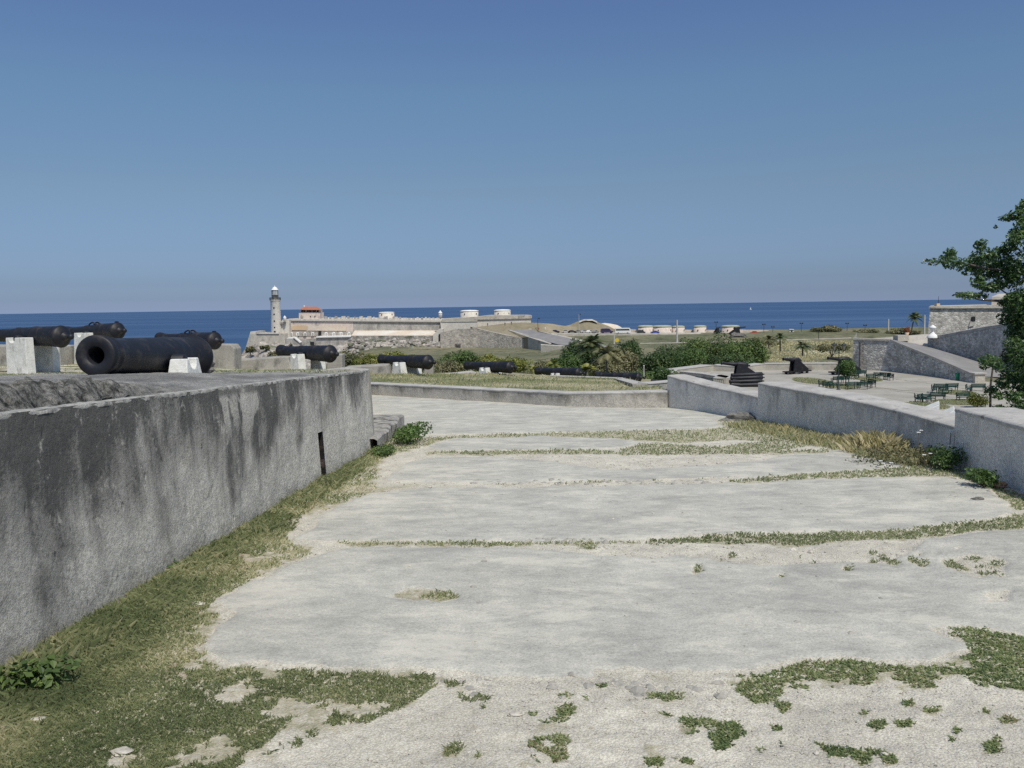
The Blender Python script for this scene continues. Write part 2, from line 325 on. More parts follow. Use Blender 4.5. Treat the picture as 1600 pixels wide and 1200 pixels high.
#==SETTING==
# ------------------------------------------------------------------ world and sun
SUN_EL = math.radians(57); SUNV = Vector((.50, -1, 0)).normalized()*math.cos(SUN_EL)+Vector((0, 0, math.sin(SUN_EL)))
wd = bpy.data.worlds.new("World"); SC.world = wd; wd.use_nodes = True; wn = wd.node_tree
bg = wn.nodes['Background']; sky = wn.nodes.new('ShaderNodeTexSky'); sky.sky_type = 'NISHITA'; sky.sun_disc = False
sky.sun_elevation = SUN_EL; sky.sun_rotation = math.atan2(SUNV.x, SUNV.y); sky.altitude = 50; sky.air_density = 1.0; sky.dust_density = .6; sky.ozone_density = 2.0
hs = wn.nodes.new('ShaderNodeHueSaturation'); hs.inputs['Saturation'].default_value = 1.0; hs.inputs['Value'].default_value = 1.0
wn.links.new(sky.outputs[0], hs.inputs['Color']); 
tcw = wn.nodes.new('ShaderNodeTexCoord'); sxw = wn.nodes.new('ShaderNodeSeparateXYZ'); wn.links.new(tcw.outputs['Generated'], sxw.inputs[0])
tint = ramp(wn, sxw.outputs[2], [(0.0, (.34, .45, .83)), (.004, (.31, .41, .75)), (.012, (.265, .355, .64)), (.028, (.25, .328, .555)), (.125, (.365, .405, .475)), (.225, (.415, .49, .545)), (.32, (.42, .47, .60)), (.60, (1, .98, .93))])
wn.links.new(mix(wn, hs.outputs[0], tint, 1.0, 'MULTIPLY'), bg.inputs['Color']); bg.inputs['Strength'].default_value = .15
sl = bpy.data.lights.new('sun', 'SUN'); sl.energy = 3.7; sl.angle = math.radians(.53); sl.color = (1, .945, .84)
so = bpy.data.objects.new('sun', sl); COL.objects.link(so); so.rotation_euler = (-SUNV).to_track_quat('-Z', 'Y').to_euler()
SC.view_settings.view_transform = 'Standard'; SC.view_settings.look = 'None'; SC.view_settings.gamma = 1; SC.view_settings.use_curve_mapping = False
SC.view_settings.exposure = 0.0
SC.cycles.use_denoising = False; SC.cycles.max_bounces = 6; SC.cycles.sample_clamp_indirect = 4
# ------------------------------------------------------------------ sea
m, nt, b = _nt('sea_water'); v = coords(nt, (1, .35, 1))
c = ramp(nt, mth(nt, 'ADD', mth(nt, 'MULTIPLY', noise(nt, coords(nt, (.12, 1, 1)), .004, 7, .7), .5), mth(nt, 'MULTIPLY', noise(nt, coords(nt, (.35, 1, 1)), .0006, 5, .6), .5)), [(.38, (.028, .066, .148)), (.5, (.040, .084, .172)), (.60, (.064, .118, .215))])
L(nt, c, b.inputs['Base Color']); b.inputs['Roughness'].default_value = .5; b.inputs['Specular IOR Level'].default_value = .10
bump(nt, b, noise(nt, v, .09, 6, .6), 1.2, .6)
M['sea'] = m
SEA = -46
mb = MB(); R_ = 150000; ring = []
for k, r in enumerate((0.01, 300, 1500, 6000, 30000, R_)):
    ring.append([Vector((r*math.cos(a*math.pi/24), r*math.sin(a*math.pi/24), 0)) for a in range(48)])
vs = [p for r in ring for p in r]; fs = [(k*48+i, k*48+(i+1) % 48, (k+1)*48+(i+1) % 48, (k+1)*48+i) for k in range(5) for i in range(48)]
mb.add([(v[0], v[1], SEA) for v in vs], fs); S(mb.build('sea', M['sea']))
# ------------------------------------------------------------------ far terrain
def smooth(a, b, x): t = np.clip((x-a)/(b-a), 0, 1); return t*t*(3-2*t)
def terr(X, D):
    u = X/np.maximum(D, 1)
    z = np.interp(D, [0, 30, 48, 70, 120, 200, 300, 400, 435, 455, 505, 535, 570, 3000], [-16, -16, -16, -15.5, -16, -17, -17.5, -16.6, -14.9, -13.9, -13.9, -28, -48, -60])
    zl = np.interp(D, [0, 48, 120, 200, 300, 435, 520, 535, 570, 3000], [-16, -16, -17, -18, -19, -19, -17, -28, -48, -60])
    z = z+(zl-z)*(1-smooth(.03, .07, u))
    left = 1-smooth(-.235, -.15, u); z = z+(np.minimum(z, -27)-z)*left*smooth(120, 330, D)
    sea_l = 1-smooth(-.30, -.262, u); z = z+(-50-z)*sea_l
    z = z+np.where(D > 60, (vnoise(X*.05, D*.03, 5, 4)-.5)*1.6, 0)*(1-smooth(505, 520, D))
    return z
us = np.linspace(-1.1, 1.1, 260); Ds = np.concatenate([np.linspace(24, 150, 40), np.linspace(155, 600, 150), [700, 1200, 2400]])
UU, DD = np.meshgrid(us, Ds); X = UU*DD; Z = terr(X, DD)
Z = np.where((DD < 60), np.minimum(Z, -14), Z)
V = np.stack([X, DD, Z], -1).reshape(-1, 3); r_, c_ = UU.shape; ii = np.arange(r_*c_).reshape(r_, c_)
Fq = np.stack([ii[:-1, :-1], ii[:-1, 1:], ii[1:, 1:], ii[1:, :-1]], -1).reshape(-1, 4)
M['field'] = mat('rough_grassland', [(.28, (.13, .14, .075)), (.45, (.20, .20, .115)), (.6, (.27, .25, .155)), (.75, (.38, .33, .23))], .03, .97, .5, .5, fine=.55, fs=.55, dark=(.12, (.05, .065, .025), .52, .66))
S(rawmesh('terrain', V, Fq, M['field'], smooth=True))
# ------------------------------------------------------------------ pavement (foreground ground sheet)
nu, nd = 720, 560
ug = np.linspace(-1.0, 1.0, nu); dg = np.exp(np.linspace(math.log(1.3), math.log(31), nd))
UU, DD = np.meshgrid(ug, dg); GX = UU*DD; GY = DD; GZ = -SL*GY
P0 = np.stack([GX, GY, GZ], -1).reshape(-1, 3); px, py = proj(P0)
SLABS = [
 [(312,1005),(310,1022),(345,1036),(400,1047),(480,1042),(560,1044),(690,1050),(760,1061),(860,1063),(940,1058),(1060,1053),(1150,1050),(1240,1031),(1300,1023),(1380,1029),(1480,1036),(1530,1012),(1480,1002),(1447,985),(1500,985),(1600,996),(1900,1010),(1900,815),(1600,828),(1500,838),(1440,850),(1420,866),(1380,882),(1200,884),(1100,875),(1050,872),(940,872),(880,862),(800,857),(700,855),(640,859),(560,854),(510,864),(470,880),(400,910),(365,917),(362,930),(335,945),(367,960),(330,985)],
 [(450,842),(500,847),(600,850),(800,848),(1000,845),(1080,838),(1250,830),(1380,828),(1500,820),(1600,800),(1560,770),(1500,748),(1470,743),(1300,748),(1200,752),(1100,757),(900,762),(760,763),(640,765),(590,770),(540,785),(520,795),(505,815),(480,830)],
 [(600,752),(760,755),(1000,750),(1200,745),(1290,741),(1425,731),(1400,718),(1320,703),(1270,706),(1180,722),(1050,733),(950,736),(860,722),(760,714),(660,718),(640,724),(615,738)],
 [(668,699),(700,705),(860,703),(940,701),(1010,694),(1000,690),(930,683),(850,682),(720,685)],
 [(500,600),(560,679),(670,678),(800,677),(970,674),(1080,671),(1150,665),(1175,658),(1190,640),(1100,590)],
]
GRASS = [
 (1.0, [(-400,1400),(-300,1100),(0,1062),(60,1008),(150,955),(240,893),(330,832),(400,790),(470,755),(530,725),(590,690),(640,672),(668,684),(665,700),(610,714),(598,735),(590,760),(640,756),(760,757),(762,762),(640,765),(570,775),(520,797),(480,815),(440,842),(450,848),(510,856),(470,877),(400,907),(360,925),(330,945),(362,962),(325,985),(308,1015),(345,1040),(480,1044),(600,1044),(690,1050),(702,1065),(680,1085),(640,1112),(600,1098),(560,1112),(490,1128),(440,1150),(400,1185),(340,1230),(200,1400)]),
 (1.25, [(655,685),(800,678),(970,674),(1100,671),(1165,664),(1190,655),(1240,660),(1330,680),(1400,695),(1490,728),(1480,740),(1440,741),(1400,719),(1330,701),(1270,697),(1190,708),(1150,708),(1050,706),(960,704),(1010,693),(1120,698),(1200,690),(1150,688),(1060,693),(960,686),(840,682),(700,686),(662,700)]),
 (1.0, [(640,708),(760,713),(900,709),(970,703),(900,702),(760,707)]),
 (.85, [(1120,754),(1200,745),(1290,738),(1400,731),(1480,733),(1560,755),(1620,790),(1590,800),(1540,765),(1490,746),(1440,745),(1280,750),(1160,757)]),
 (.95, [(1000,852),(1090,838),(1260,832),(1400,827),(1500,819),(1600,804),(1750,790),(1750,815),(1600,829),(1500,836),(1430,848),(1340,846),(1250,856),(1100,850)]),
 (.9, [(505,850),(620,846),(760,848),(762,857),(640,858),(560,855)]), (.75, [(895,850),(930,850),(938,862),(905,862)]),
 (.95, [(608,935),(640,920),(690,925),(716,936),(690,943),(640,941)]), (.62, [(1470,880),(1520,868),(1575,880),(1580,905),(1520,905)]), (.6, [(1545,925),(1590,922),(1592,936),(1560,937)]),
 (.85, [(1110,1062),(1180,1048),(1240,1029),(1320,1022),(1380,1028),(1460,1034),(1500,1034),(1530,1010),(1478,1002),(1446,982),(1500,980),(1600,992),(1900,1010),(1900,1090),(1600,1078),(1550,1080),(1490,1065),(1440,1082),(1380,1070),(1300,1092),(1250,1085),(1210,1102),(1150,1085)]),
 (.74, [(1045,1125),(1100,1118),(1150,1130),(1160,1160),(1120,1178),(1060,1150)]), (.66, [(815,1125),(880,1120),(900,1150),(870,1210),(815,1215)]), (.6, [(925,1050),(1030,1050),(1060,1070),(1000,1075),(930,1065)]),
 (.64, [(985,1085),(1060,1080),(1080,1105),(1010,1105)]), (.6, [(1300,1100),(1320,1100),(1320,1112)]), (.66, [(1180,1125),(1220,1120),(1215,1138)]), (.68, [(1270,1160),(1400,1172),(1380,1185),(1270,1180)]), (.7, [(1515,1168),(1580,1172),(1570,1190),(1520,1185)]),
 (.62, [(985,1175),(1060,1170),(1060,1215),(990,1210)]), (.6, [(690,1070),(780,1080),(770,1120),(700,1110)]), (.72, [(760,1078),(782,1078),(782,1088),(762,1088)]), (.62, [(740,1100),(770,1102),(768,1116),(742,1114)]), (.58, [(1360,1080),(1410,1080),(1400,1098)]),
]
_r = random.Random(31)
for _ in range(120):
    a_, b_ = _r.uniform(700, 1620), _r.uniform(1062, 1200)
    if _r.random() < .3: a_, b_ = _r.uniform(1000, 1600), _r.uniform(838, 905)
    q_ = _r.uniform(4, 11)*(1 if b_ > 1000 else .6); GRASS.append((_r.uniform(.9, 1.3), [(a_+q_*1.7*math.cos(t), b_+q_*.8*math.sin(t)) for t in np.linspace(0, 6.28, 9)[:-1]]))
GRASS += [(.72, [(740, 757), (900, 753), (1150, 746), (1150, 750), (900, 758), (760, 761)]), (.8, [(505, 848), (760, 846), (1010, 844), (1010, 850), (760, 855), (560, 856)]), (.85, [(655, 704), (900, 704), (1100, 706), (1300, 703), (1300, 709), (1100, 712), (900, 711), (655, 712)]), (.7, [(150, 1080), (700, 1052), (720, 1075), (600, 1120), (420, 1190), (150, 1200)])]
wx = (vnoise(GX*3.1, GY*3.1, 11, 4)-.5).ravel(); wy = (vnoise(GX*3.1+50, GY*3.1, 12, 4)-.5).ravel()
k_ = 55*np.clip(3.2/GY.ravel(), .12, 1.2)
qx = px+wx*k_*1.6; qy = py+wy*k_*.8*np.clip(3.2/GY.ravel(), .3, 1)
slab = np.zeros(len(px)); grass = np.zeros(len(px)); dirt = np.zeros(len(px))
for p_ in SLABS: slab[inpoly(qx, qy, p_)] = 1
gbig = np.zeros(len(px)); gsm = np.zeros(len(px))
for k_, (w_, p_) in enumerate(GRASS):
    ins = inpoly(qx, qy, p_); tgt = gbig if k_ in (0, 10) else gsm; tgt[ins] = np.maximum(tgt[ins], w_)
grass = np.maximum(gbig, gsm)
dirt[inpoly(qx, qy, [(1370,722),(1440,726),(1500,742),(1600,782),(1720,830),(1720,760),(1500,715),(1420,700)])] = 1
dirt[inpoly(qx, qy, [(60,1090),(120,1080),(300,1060),(240,1010),(160,1000)])] = .55
dirt[inpoly(qx, qy, [(400,850),(440,838),(480,800),(430,812),(330,905),(380,900)])] = .5
slab[grass > .5] = 0
gh = (vnoise(GX*2.2, GY*2.2, 77, 5)).ravel(); slab[(gbig > .5) & (gh > 2)] = 0
def blur(a, k=1):
    a = a.reshape(nd, nu)
    for _ in range(k):
        a = (np.roll(a, 1, 0)+np.roll(a, -1, 0)+2*a)/4; a = (np.roll(a, 1, 1)+np.roll(a, -1, 1)+2*a)/4
    return a.ravel()
slab = blur(slab, 1); grass = np.maximum(np.minimum(blur(gbig, 22), 1-.7*slab), blur(gsm, 3)); dirt = blur(dirt, 6)
zz = GZ.ravel()+slab*.016+(vnoise(GX*1.3, GY*1.3, 3, 3).ravel()-.5)*.012+slab*(vnoise(GX*6, GY*6, 8, 3).ravel()-.5)*.006+(1-slab)*(vnoise(GX*14, GY*14, 4, 3).ravel()-.5)*.022
V = np.stack([GX.ravel(), GY.ravel(), zz], -1); ii = np.arange(nd*nu).reshape(nd, nu)
Fq = np.stack([ii[:-1, :-1], ii[:-1, 1:], ii[1:, 1:], ii[1:, :-1]], -1).reshape(-1, 4)
m, nt, b = _nt('worn_pavement'); at = N(nt, 'ShaderNodeAttribute', attribute_name='mask'); sp = N(nt, 'ShaderNodeSeparateColor'); L(nt, at.outputs['Color'], sp.inputs[0])
o = coords(nt); big = noise(nt, o, .9, 6, .6, .4); md = noise(nt, coords(nt, (.8, 1.2, 1)), 2.6, 13, .80, .2); fi = noise(nt, o, 75, 5, .7); vf = noise(nt, o, 260, 3, .6)
slabc = ramp(nt, md, [(.36, (.335, .33, .31)), (.45, (.41, .405, .375)), (.54, (.485, .475, .435)), (.66, (.60, .575, .515))])
slabc = mix(nt, slabc, ramp(nt, big, [(.38, .93), (.62, 1.05)]), 1.0, 'MULTIPLY')
slabc = mix(nt, slabc, ramp(nt, fi, [(.30, .66), (.50, .98), (.72, 1.2)]), 1.0, 'MULTIPLY')
slabc = mix(nt, slabc, (.60, .575, .51), ramp(nt, noise(nt, coords(nt, (.7, 1.1, 1)), 1.3, 12, .78, .2), [(.53, 0.0), (.60, .65)]))
vo = N(nt, 'ShaderNodeTexVoronoi'); vo.inputs['Scale'].default_value = 90; L(nt, o, vo.inputs['Vector'])
vo2 = N(nt, 'ShaderNodeTexVoronoi'); vo2.inputs['Scale'].default_value = 24; L(nt, o, vo2.inputs['Vector'])
gc = mix(nt, ramp(nt, noise(nt, o, 38, 8, .8), [(.34, (.40, .37, .29)), (.48, (.60, .565, .465)), (.64, (.76, .725, .62))]), ramp(nt, vo.outputs['Distance'], [(.10, (.70, .67, .58)), (.45, (.54, .51, .43)), (.7, (.34, .315, .26))]), .5)
gc = mix(nt, gc, ramp(nt, noise(nt, o, 3.0, 6, .6), [(.3, .80), (.7, 1.14)]), 1.0, 'MULTIPLY')
gc = mix(nt, gc, (.70, .67, .60), ramp(nt, vo2.outputs['Distance'], [(.04, .6), (.10, 0.0)]))
nz = mth(nt, 'MULTIPLY', mth(nt, 'SUBTRACT', noise(nt, o, 11, 7, .7), .5), 1.1)
fs_ = ramp(nt, mth(nt, 'ADD', sp.outputs[0], nz), [(.40, 0.0), (.56, 1.0)])
cv = N(nt, 'ShaderNodeTexVoronoi', feature='DISTANCE_TO_EDGE'); cv.inputs['Scale'].default_value = .55
wob = N(nt, 'ShaderNodeTexNoise'); wob.inputs['Scale'].default_value = 2.2; wob.inputs['Detail'].default_value = 8; L(nt, o, wob.inputs['Vector'])
L(nt, mix(nt, o, wob.outputs['Color'], .22), cv.inputs['Vector'])
crk = mth(nt, 'MULTIPLY', ramp(nt, cv.outputs['Distance'], [(.002, 1.0), (.007, 0.0)]), ramp(nt, noise(nt, o, .8, 4), [(.5, 0.0), (.58, 1.0)]))
slabc = mix(nt, slabc, (.24, .23, .20), mth(nt, 'MULTIPLY', crk, .12))
slabc = mix(nt, slabc, (.25, .25, .235), ramp(nt, noise(nt, o, 18, 10, .85), [(.60, 0.0), (.66, .6)]))
slabc = mix(nt, slabc, (.70, .68, .62), ramp(nt, noise(nt, coords(nt, (1.1, .9, 1)), 24, 8, .85), [(.63, 0.0), (.68, .7)]))
slabc = mix(nt, slabc, (.30, .30, .29), ramp(nt, noise(nt, coords(nt, (.8, 1.3, 1)), .75, 10, .75, .4), [(.54, 0.0), (.66, .55)]))
slabc = mix(nt, slabc, (.985, .98, .935), 1.0, 'MULTIPLY'); c = mix(nt, gc, slabc, fs_)
ng = mth(nt, 'MULTIPLY', mth(nt, 'SUBTRACT', noise(nt, o, 5.5, 8, .72), .5), 1.9)
fg = ramp(nt, mth(nt, 'ADD', sp.outputs[1], ng), [(.62, 0.0), (.80, 1.0)])
soil = ramp(nt, noise(nt, o, 9, 7, .7), [(.3, (.25, .25, .14)), (.42, (.34, .32, .20)), (.52, (.48, .44, .32)), (.62, (.60, .56, .46))])
soil = mix(nt, soil, ramp(nt, fi, [(.3, .6), (.7, 1.15)]), 1.0, 'MULTIPLY')
c = mix(nt, c, soil, mth(nt, 'MULTIPLY', fg, .85))
c = mix(nt, c, (.26, .155, .10), mth(nt, 'MULTIPLY', sp.outputs[2], ramp(nt, noise(nt, o, 7, 7, .7), [(.42, 0.0), (.58, .9)])))
c = mix(nt, c, (.20, .19, .17), mth(nt, 'MULTIPLY', ramp(nt, noise(nt, coords(nt, (.8, 1.2, 1)), 6, 10, .85, .6), [(.60, 0.0), (.68, .55)]), fs_))
c = mix(nt, c, (.18, .15, .11), ramp(nt, noise(nt, o, 34, 4, .85), [(.675, 0.0), (.71, .75)]))
L(nt, c, b.inputs['Base Color']); b.inputs['Roughness'].default_value = .96; b.inputs['Specular IOR Level'].default_value = .15
hgt = mix(nt, mix(nt, vo.outputs['Distance'], vf, .5), mix(nt, md, fi, .35), fs_)
bump(nt, b, hgt, .010, .9)
M['pave'] = m
pav = S(rawmesh('ground', V, Fq, M['pave'], smooth=True))
ca = pav.data.color_attributes.new('mask', 'FLOAT_COLOR', 'POINT'); ca.data.foreach_set('color', np.stack([slab, grass, dirt, np.ones_like(slab)], -1).astype(np.float32).ravel())
def paveZ(x, y):                       # pavement height at world x,y
    u = np.clip((x/y+1)/2*(nu-1), 0, nu-1.001); d = np.clip((np.log(y)-math.log(1.3))/(math.log(31)-math.log(1.3))*(nd-1), 0, nd-1.001)
    return zz.reshape(nd, nu)[d.astype(int), u.astype(int)]
def maskat(a, x, y):
    u = np.clip((x/y+1)/2*(nu-1), 0, nu-1.001); d = np.clip((np.log(y)-math.log(1.3))/(math.log(31)-math.log(1.3))*(nd-1), 0, nd-1.001)
    return a.reshape(nd, nu)[d.astype(int), u.astype(int)]
def scatter(n, x0=-60, x1=1660, y0=655, y1=1230):
    sx = RNG.uniform(x0, x1, n); sy = RNG.uniform(y0, y1, n)
    d = np.stack([(sx-800)/F, (600-sy)/F, -np.ones(n)], 1) @ np.array(CR).T
    t = EYE/(-SL*d[:, 1]-d[:, 2]); x = d[:, 0]*t; y = d[:, 1]*t; return sx, sy, x, y
# turf blades
sx, sy, x, y = scatter(420000); g = maskat(grass, x, y); tn = vnoise(x*5.5, y*5.5, 21, 4); 
t2 = vnoise(x*17, y*17, 22, 3); lf = (sx < 720) | (sy < 700)
t3 = vnoise(x*1.6+9, y*1.6, 23, 3)
thr = np.where((sx < 640) | (lf & (sy > 700)), g*(-.06+.75*tn+.5*t2+.80*t3), np.where((sx > 700) & (sy > 915), g*(-.02+1.0*tn+.65*t2+.25*t3), g*(.38+.8*tn+.42*t2)))
keep = (thr > np.where(lf & (sy > 700), .76, .64)) & (y > 2.0); sx, sy, x, y, g, tn = [q[keep] for q in (sx, sy, x, y, g, tn)]
n = len(x); P = np.stack([x, y, paveZ(x, y)-.004], 1); isw = (sx > 770) & (sy > 900)
wallnear = np.clip(1-(x+2.42)/.55, 0, 1)*(x < -1.2)
h = (.008+.022*RNG.random(n))*(1+1.8*wallnear)*np.clip(.75+y*.05, .8, 1.35); h[isw] *= .7
w = np.clip(y*.0009, .0022, .012)*(1+.5*RNG.random(n))
pn = vnoise(x*1.7, y*1.7, 31, 3); rn = np.clip(.6*RNG.random(n)+1.5*(pn-.42), 0, 1)*np.where(sx > 700, .62, 1.0)
k1 = ~isw
gr = blades('turf_grass', P[k1], h[k1], w[k1], M['grass_blade'], .7, rnd=rn[k1]); T(gr, 'short green and straw turf over the left verge and in bands between slabs', 'grass', kind='stuff')
gr = blades('ground_weeds', P[isw], h[isw], w[isw]*2.2, M['weed_blade'], .9, rnd=np.clip(.75*RNG.random(isw.sum())+.9*(pn[isw]-.45), 0, 1)); T(gr, 'flat dark green and reddish weeds creeping over the foreground gravel', 'weeds', kind='stuff')
print('blades', n)
# pebbles
def stones(name, P, r, m):
    ico = [(0, 0, 1), (.9, 0, .35), (.28, .85, .35), (-.72, .53, .35), (-.72, -.53, .35), (.28, -.85, .35), (.72, .53, -.35), (-.28, .85, -.35), (-.9, 0, -.35), (-.28, -.85, -.35), (.72, -.53, -.35), (0, 0, -1)]
    ff = [(0, 1, 2), (0, 2, 3), (0, 3, 4), (0, 4, 5), (0, 5, 1), (1, 6, 2), (2, 7, 3), (3, 8, 4), (4, 9, 5), (5, 10, 1), (6, 7, 2), (7, 8, 3), (8, 9, 4), (9, 10, 5), (10, 6, 1), (11, 7, 6), (11, 8, 7), (11, 9, 8), (11, 10, 9), (11, 6, 10)]
    ico = np.array(ico); ff = np.array(ff); n = len(P)
    sc = RNG.uniform(.6, 1.3, (n, 1, 3))*np.array([1.1, 1, .55]); a = RNG.random(n)*6.28
    Vv = ico[None]*sc*np.asarray(r)[:, None, None]*RNG.uniform(.75, 1.2, (n, 12, 1)); ca_, sa_ = np.cos(a)[:, None], np.sin(a)[:, None]
    X_ = Vv[..., 0]*ca_-Vv[..., 1]*sa_; Y_ = Vv[..., 0]*sa_+Vv[..., 1]*ca_
    Vv = np.stack([X_, Y_, Vv[..., 2]], -1)+P[:, None, :]
    return rawmesh(name, Vv.reshape(-1, 3), (ff[None]+np.arange(n)[:, None, None]*12).reshape(-1, 3), m)
sx, sy, x, y = scatter(70000, y0=690); s_ = maskat(slab, x, y); g = maskat(grass, x, y)
keep = ((s_ < .3) & (g < .7) & (RNG.random(len(x)) < .75)) | (RNG.random(len(x)) < .02); x, y = x[keep], y[keep]; n = len(x)
r = np.clip(y*.0010*(.4+1.3*RNG.random(n)**3), .0016, .02)*(1+2.2*(RNG.random(n) > .992))
T(stones('loose_gravel', np.stack([x, y, paveZ(x, y)+r*.15], 1), r, M['pebble']), 'loose pale pebbles strewn over the bare ground and slab edges', 'gravel', kind='stuff')
es = []
for (x0_, x1_, y0_, y1_, k_, r_) in [(740, 1110, 751, 757, 60, 1.0), (800, 1010, 844, 849, 30, 1.0), (600, 760, 846, 852, 10, .8), (860, 1160, 1058, 1090, 22, 1.1), (690, 800, 1062, 1085, 8, .9), (1450, 1600, 742, 790, 14, .8), (700, 1500, 880, 1040, 22, .5), (480, 1300, 780, 835, 22, .4)]:
    for _ in range(k_):
        p_ = Gp(RNG.uniform(x0_, x1_), RNG.uniform(y0_, y1_)); es.append((p_.x, p_.y, r_*(.012+.022*RNG.random())*(1+.06*p_.y)))
es = np.array(es); T(stones('embedded_stones', np.stack([es[:, 0], es[:, 1], paveZ(es[:, 0], es[:, 1])-es[:, 2]*.12], 1), es[:, 2], mat('grey_embedded_stone', [(.35, (.30, .285, .25)), (.65, (.44, .42, .37))], 20, .95, fine=.3)), 'grey flat stones half sunk in the joints between slabs', 'stones', kind='stuff')
#==LOCAL==
# ------------------------------------------------------------------ left rampart
B0 = Gp(0, 1060); B1 = Gp(585, 703)
dirw = (B1-B0); dirw.z = 0; dirw.normalize()
D0 = B0.y; D1 = B1.y
def wallx(D): return B0.x+(D-D0)*(B1.x-B0.x)/(D1-D0)
zt0 = W(0, 653, D0).z; zt1 = W(585, 578.5, D1).z
def lipz(D): return zt0+(D-D0)*(zt1-zt0)/(D1-D0)
slotD = (Gp(481, 753).y, Gp(487, 749).y+.02)
rw = empty('rampart_wall', (wallx(7), 7, -.3)); T(rw, 'long black-stained cement rampart wall along the left of the paved ramp', 'wall')
def uvgrid(name, P, m, parent, org, skip=None):
    r_, c_, _ = P.shape; ii = np.arange(r_*c_).reshape(r_, c_)
    Fq = np.stack([ii[:-1, :-1], ii[:-1, 1:], ii[1:, 1:], ii[1:, :-1]], -1)
    if skip is not None: Fq = Fq[~skip]
    Fq = Fq.reshape(-1, 4); o = rawmesh(name, P.reshape(-1, 3), Fq, m, smooth=True, parent=parent, origin=org)
    ul = o.data.uv_layers.new(name='UVMap'); vv = np.repeat(np.linspace(0, 1, r_), c_); hh = np.tile(np.linspace(0, 1, c_), r_)
    ul.data.foreach_set('uv', np.stack([hh[Fq.ravel()], vv[Fq.ravel()]], -1).astype(np.float32).ravel()); return o
ORG = tuple(rw.location)
Dw = np.unique(np.concatenate([np.arange(.4, D1, .05), [slotD[0], slotD[1], D1]])); hv = np.linspace(0, 1, 42)
DW, HV = np.meshgrid(Dw, hv); zb = -SL*DW-.05; ztop = lipz(DW)
zc = zb+(ztop-zb)*HV; xc = wallx(DW)-.07*HV
bulge = (vnoise(DW*.9, zc*.9, 41, 4)-.5)*.10+(vnoise(DW*5, zc*4, 42, 4)-.5)*.028
xc = xc+bulge*np.clip((1-HV)*6, 0, 1)*np.clip((np.abs(DW-(slotD[0]+slotD[1])/2)-.12)*3, 0, 1)
zsl = (-SL*slotD[0], -SL*slotD[0]+.60)
cx = (DW[:-1, :-1]+DW[1:, 1:])/2; cz = (zc[:-1, :-1]+zc[1:, 1:])/2
skip = (cx > slotD[0]) & (cx < slotD[1]) & (cz < zsl[1])
uvgrid('wall_face', np.stack([xc, DW, zc], -1), M['wall_left'], rw, ORG, skip)
mb = MB(); x0 = wallx(slotD[0]); ya, yb = slotD[0]-.002, slotD[1]+.002; z0_, z1_ = zsl[0]-.1, zsl[1]+.03; xi, xo = x0-.4, x0-.028
xo = x0+.006; xt = x0-.034; mb.add([(xi, ya, z0_), (xo, ya, z0_), (xt, ya, z1_), (xi, ya, z1_), (xi, yb, z0_), (xo, yb, z0_), (xt, yb, z1_), (xi, yb, z1_)], [(0, 1, 2, 3), (5, 4, 7, 6), (4, 0, 3, 7), (3, 2, 6, 7)])
mb.build('drain_slot', mat('shaded_slot_brick', [(.5, (.02, .018, .016)), (.66, (.12, .085, .07))], 9, .95, .02, 30), rw, ORG)  # brick colour taken near black to paint the shade inside the recess
mb = MB(); mb.prism([(wallx(D1)-.0, D1, -.9), (wallx(D1)-.07, D1, lipz(D1)), (wallx(D1)-.5, D1, lipz(D1)+.03), (wallx(D1)-3.2, D1, .45), (wallx(D1)-3.2, D1, -.9)], (-.02, .35, 0)); mb.build('end_face', M['wall_right'], rw, ORG)
# pale rounded lip along the top edge
rows = []; ds = np.arange(.4, D1+.04, .06)
for k, (ox, oz) in enumerate([(.0, -.03), (.004, -.006), (-.004, .003), (-.02, .006), (-.06, .007), (-.10, .004), (-.14, -.03)]):
    j = (vnoise(ds*11, ds*0+k*.35, 51, 6)-.5)*.030
    rows.append(np.stack([wallx(ds)-.07+ox+j, ds, lipz(ds)+oz+j*.8], -1))
uvgrid('wall_lip', np.array(rows), M['lip'], rw, ORG)
# gun platform on top
def platz(x, D):
    u = x/np.maximum(D, .5)
    a = np.interp(D, [0, 5.2, 9, 10, 11.5, 14, 21], [1.42, 1.235, 1.02, .965, .82, .68, .22])
    e = np.interp(u, [-.60, -.45, -.3, -.22, -.15], [.05, -.02, -.33, -.62, -1.0]); k = np.clip((D-21)/(30-21), 0, 1.3)
    return np.where(D > 21, .22+(e-.22)*k, a)
def edge_x(D): return np.where(D < D1, wallx(D)-.16, wallx(D1)-.16-(D-D1)*.163)
dr = np.concatenate([np.arange(.4, 12, .04), np.arange(12, 36.2, .3)]); of = np.concatenate([np.linspace(0, 1.6, 70), np.linspace(1.75, 22, 60)])
OF, DR = np.meshgrid(of, dr); PX = edge_x(DR)-OF
stepw = .16+(vnoise(DR*1.6, DR*0, 61, 3)-.5)*.22
near = 1-smooth(6.2, 8.2, DR)
ramp1 = smooth(.22, .42, OF+ (vnoise(DR*4, OF*4, 62, 3)-.5)*.14)*near+smooth(0, 1.3, OF)*(1-near)
base = np.where(DR < D1, lipz(np.minimum(DR, D1))-.012-.05*near*smooth(0, .15, OF), platz(PX, DR)); PZ = base+(platz(PX, DR)-base)*ramp1
rough = near*(1-smooth(.45, .75, OF))+.12
PZ += ((vnoise(PX*9, DR*9, 63, 6)-.5)*.16-np.clip(vnoise(PX*16, DR*16, 67, 3)-.62, 0, 1)*.35)*rough+(vnoise(PX*.8, DR*.8, 64, 3)-.5)*.03
V = np.stack([PX, DR, PZ], -1); r_, c_, _ = V.shape; ii = np.arange(r_*c_).reshape(r_, c_)
Fq = np.stack([ii[:-1, 1:], ii[:-1, :-1], ii[1:, :-1], ii[1:, 1:]], -1).reshape(-1, 4)
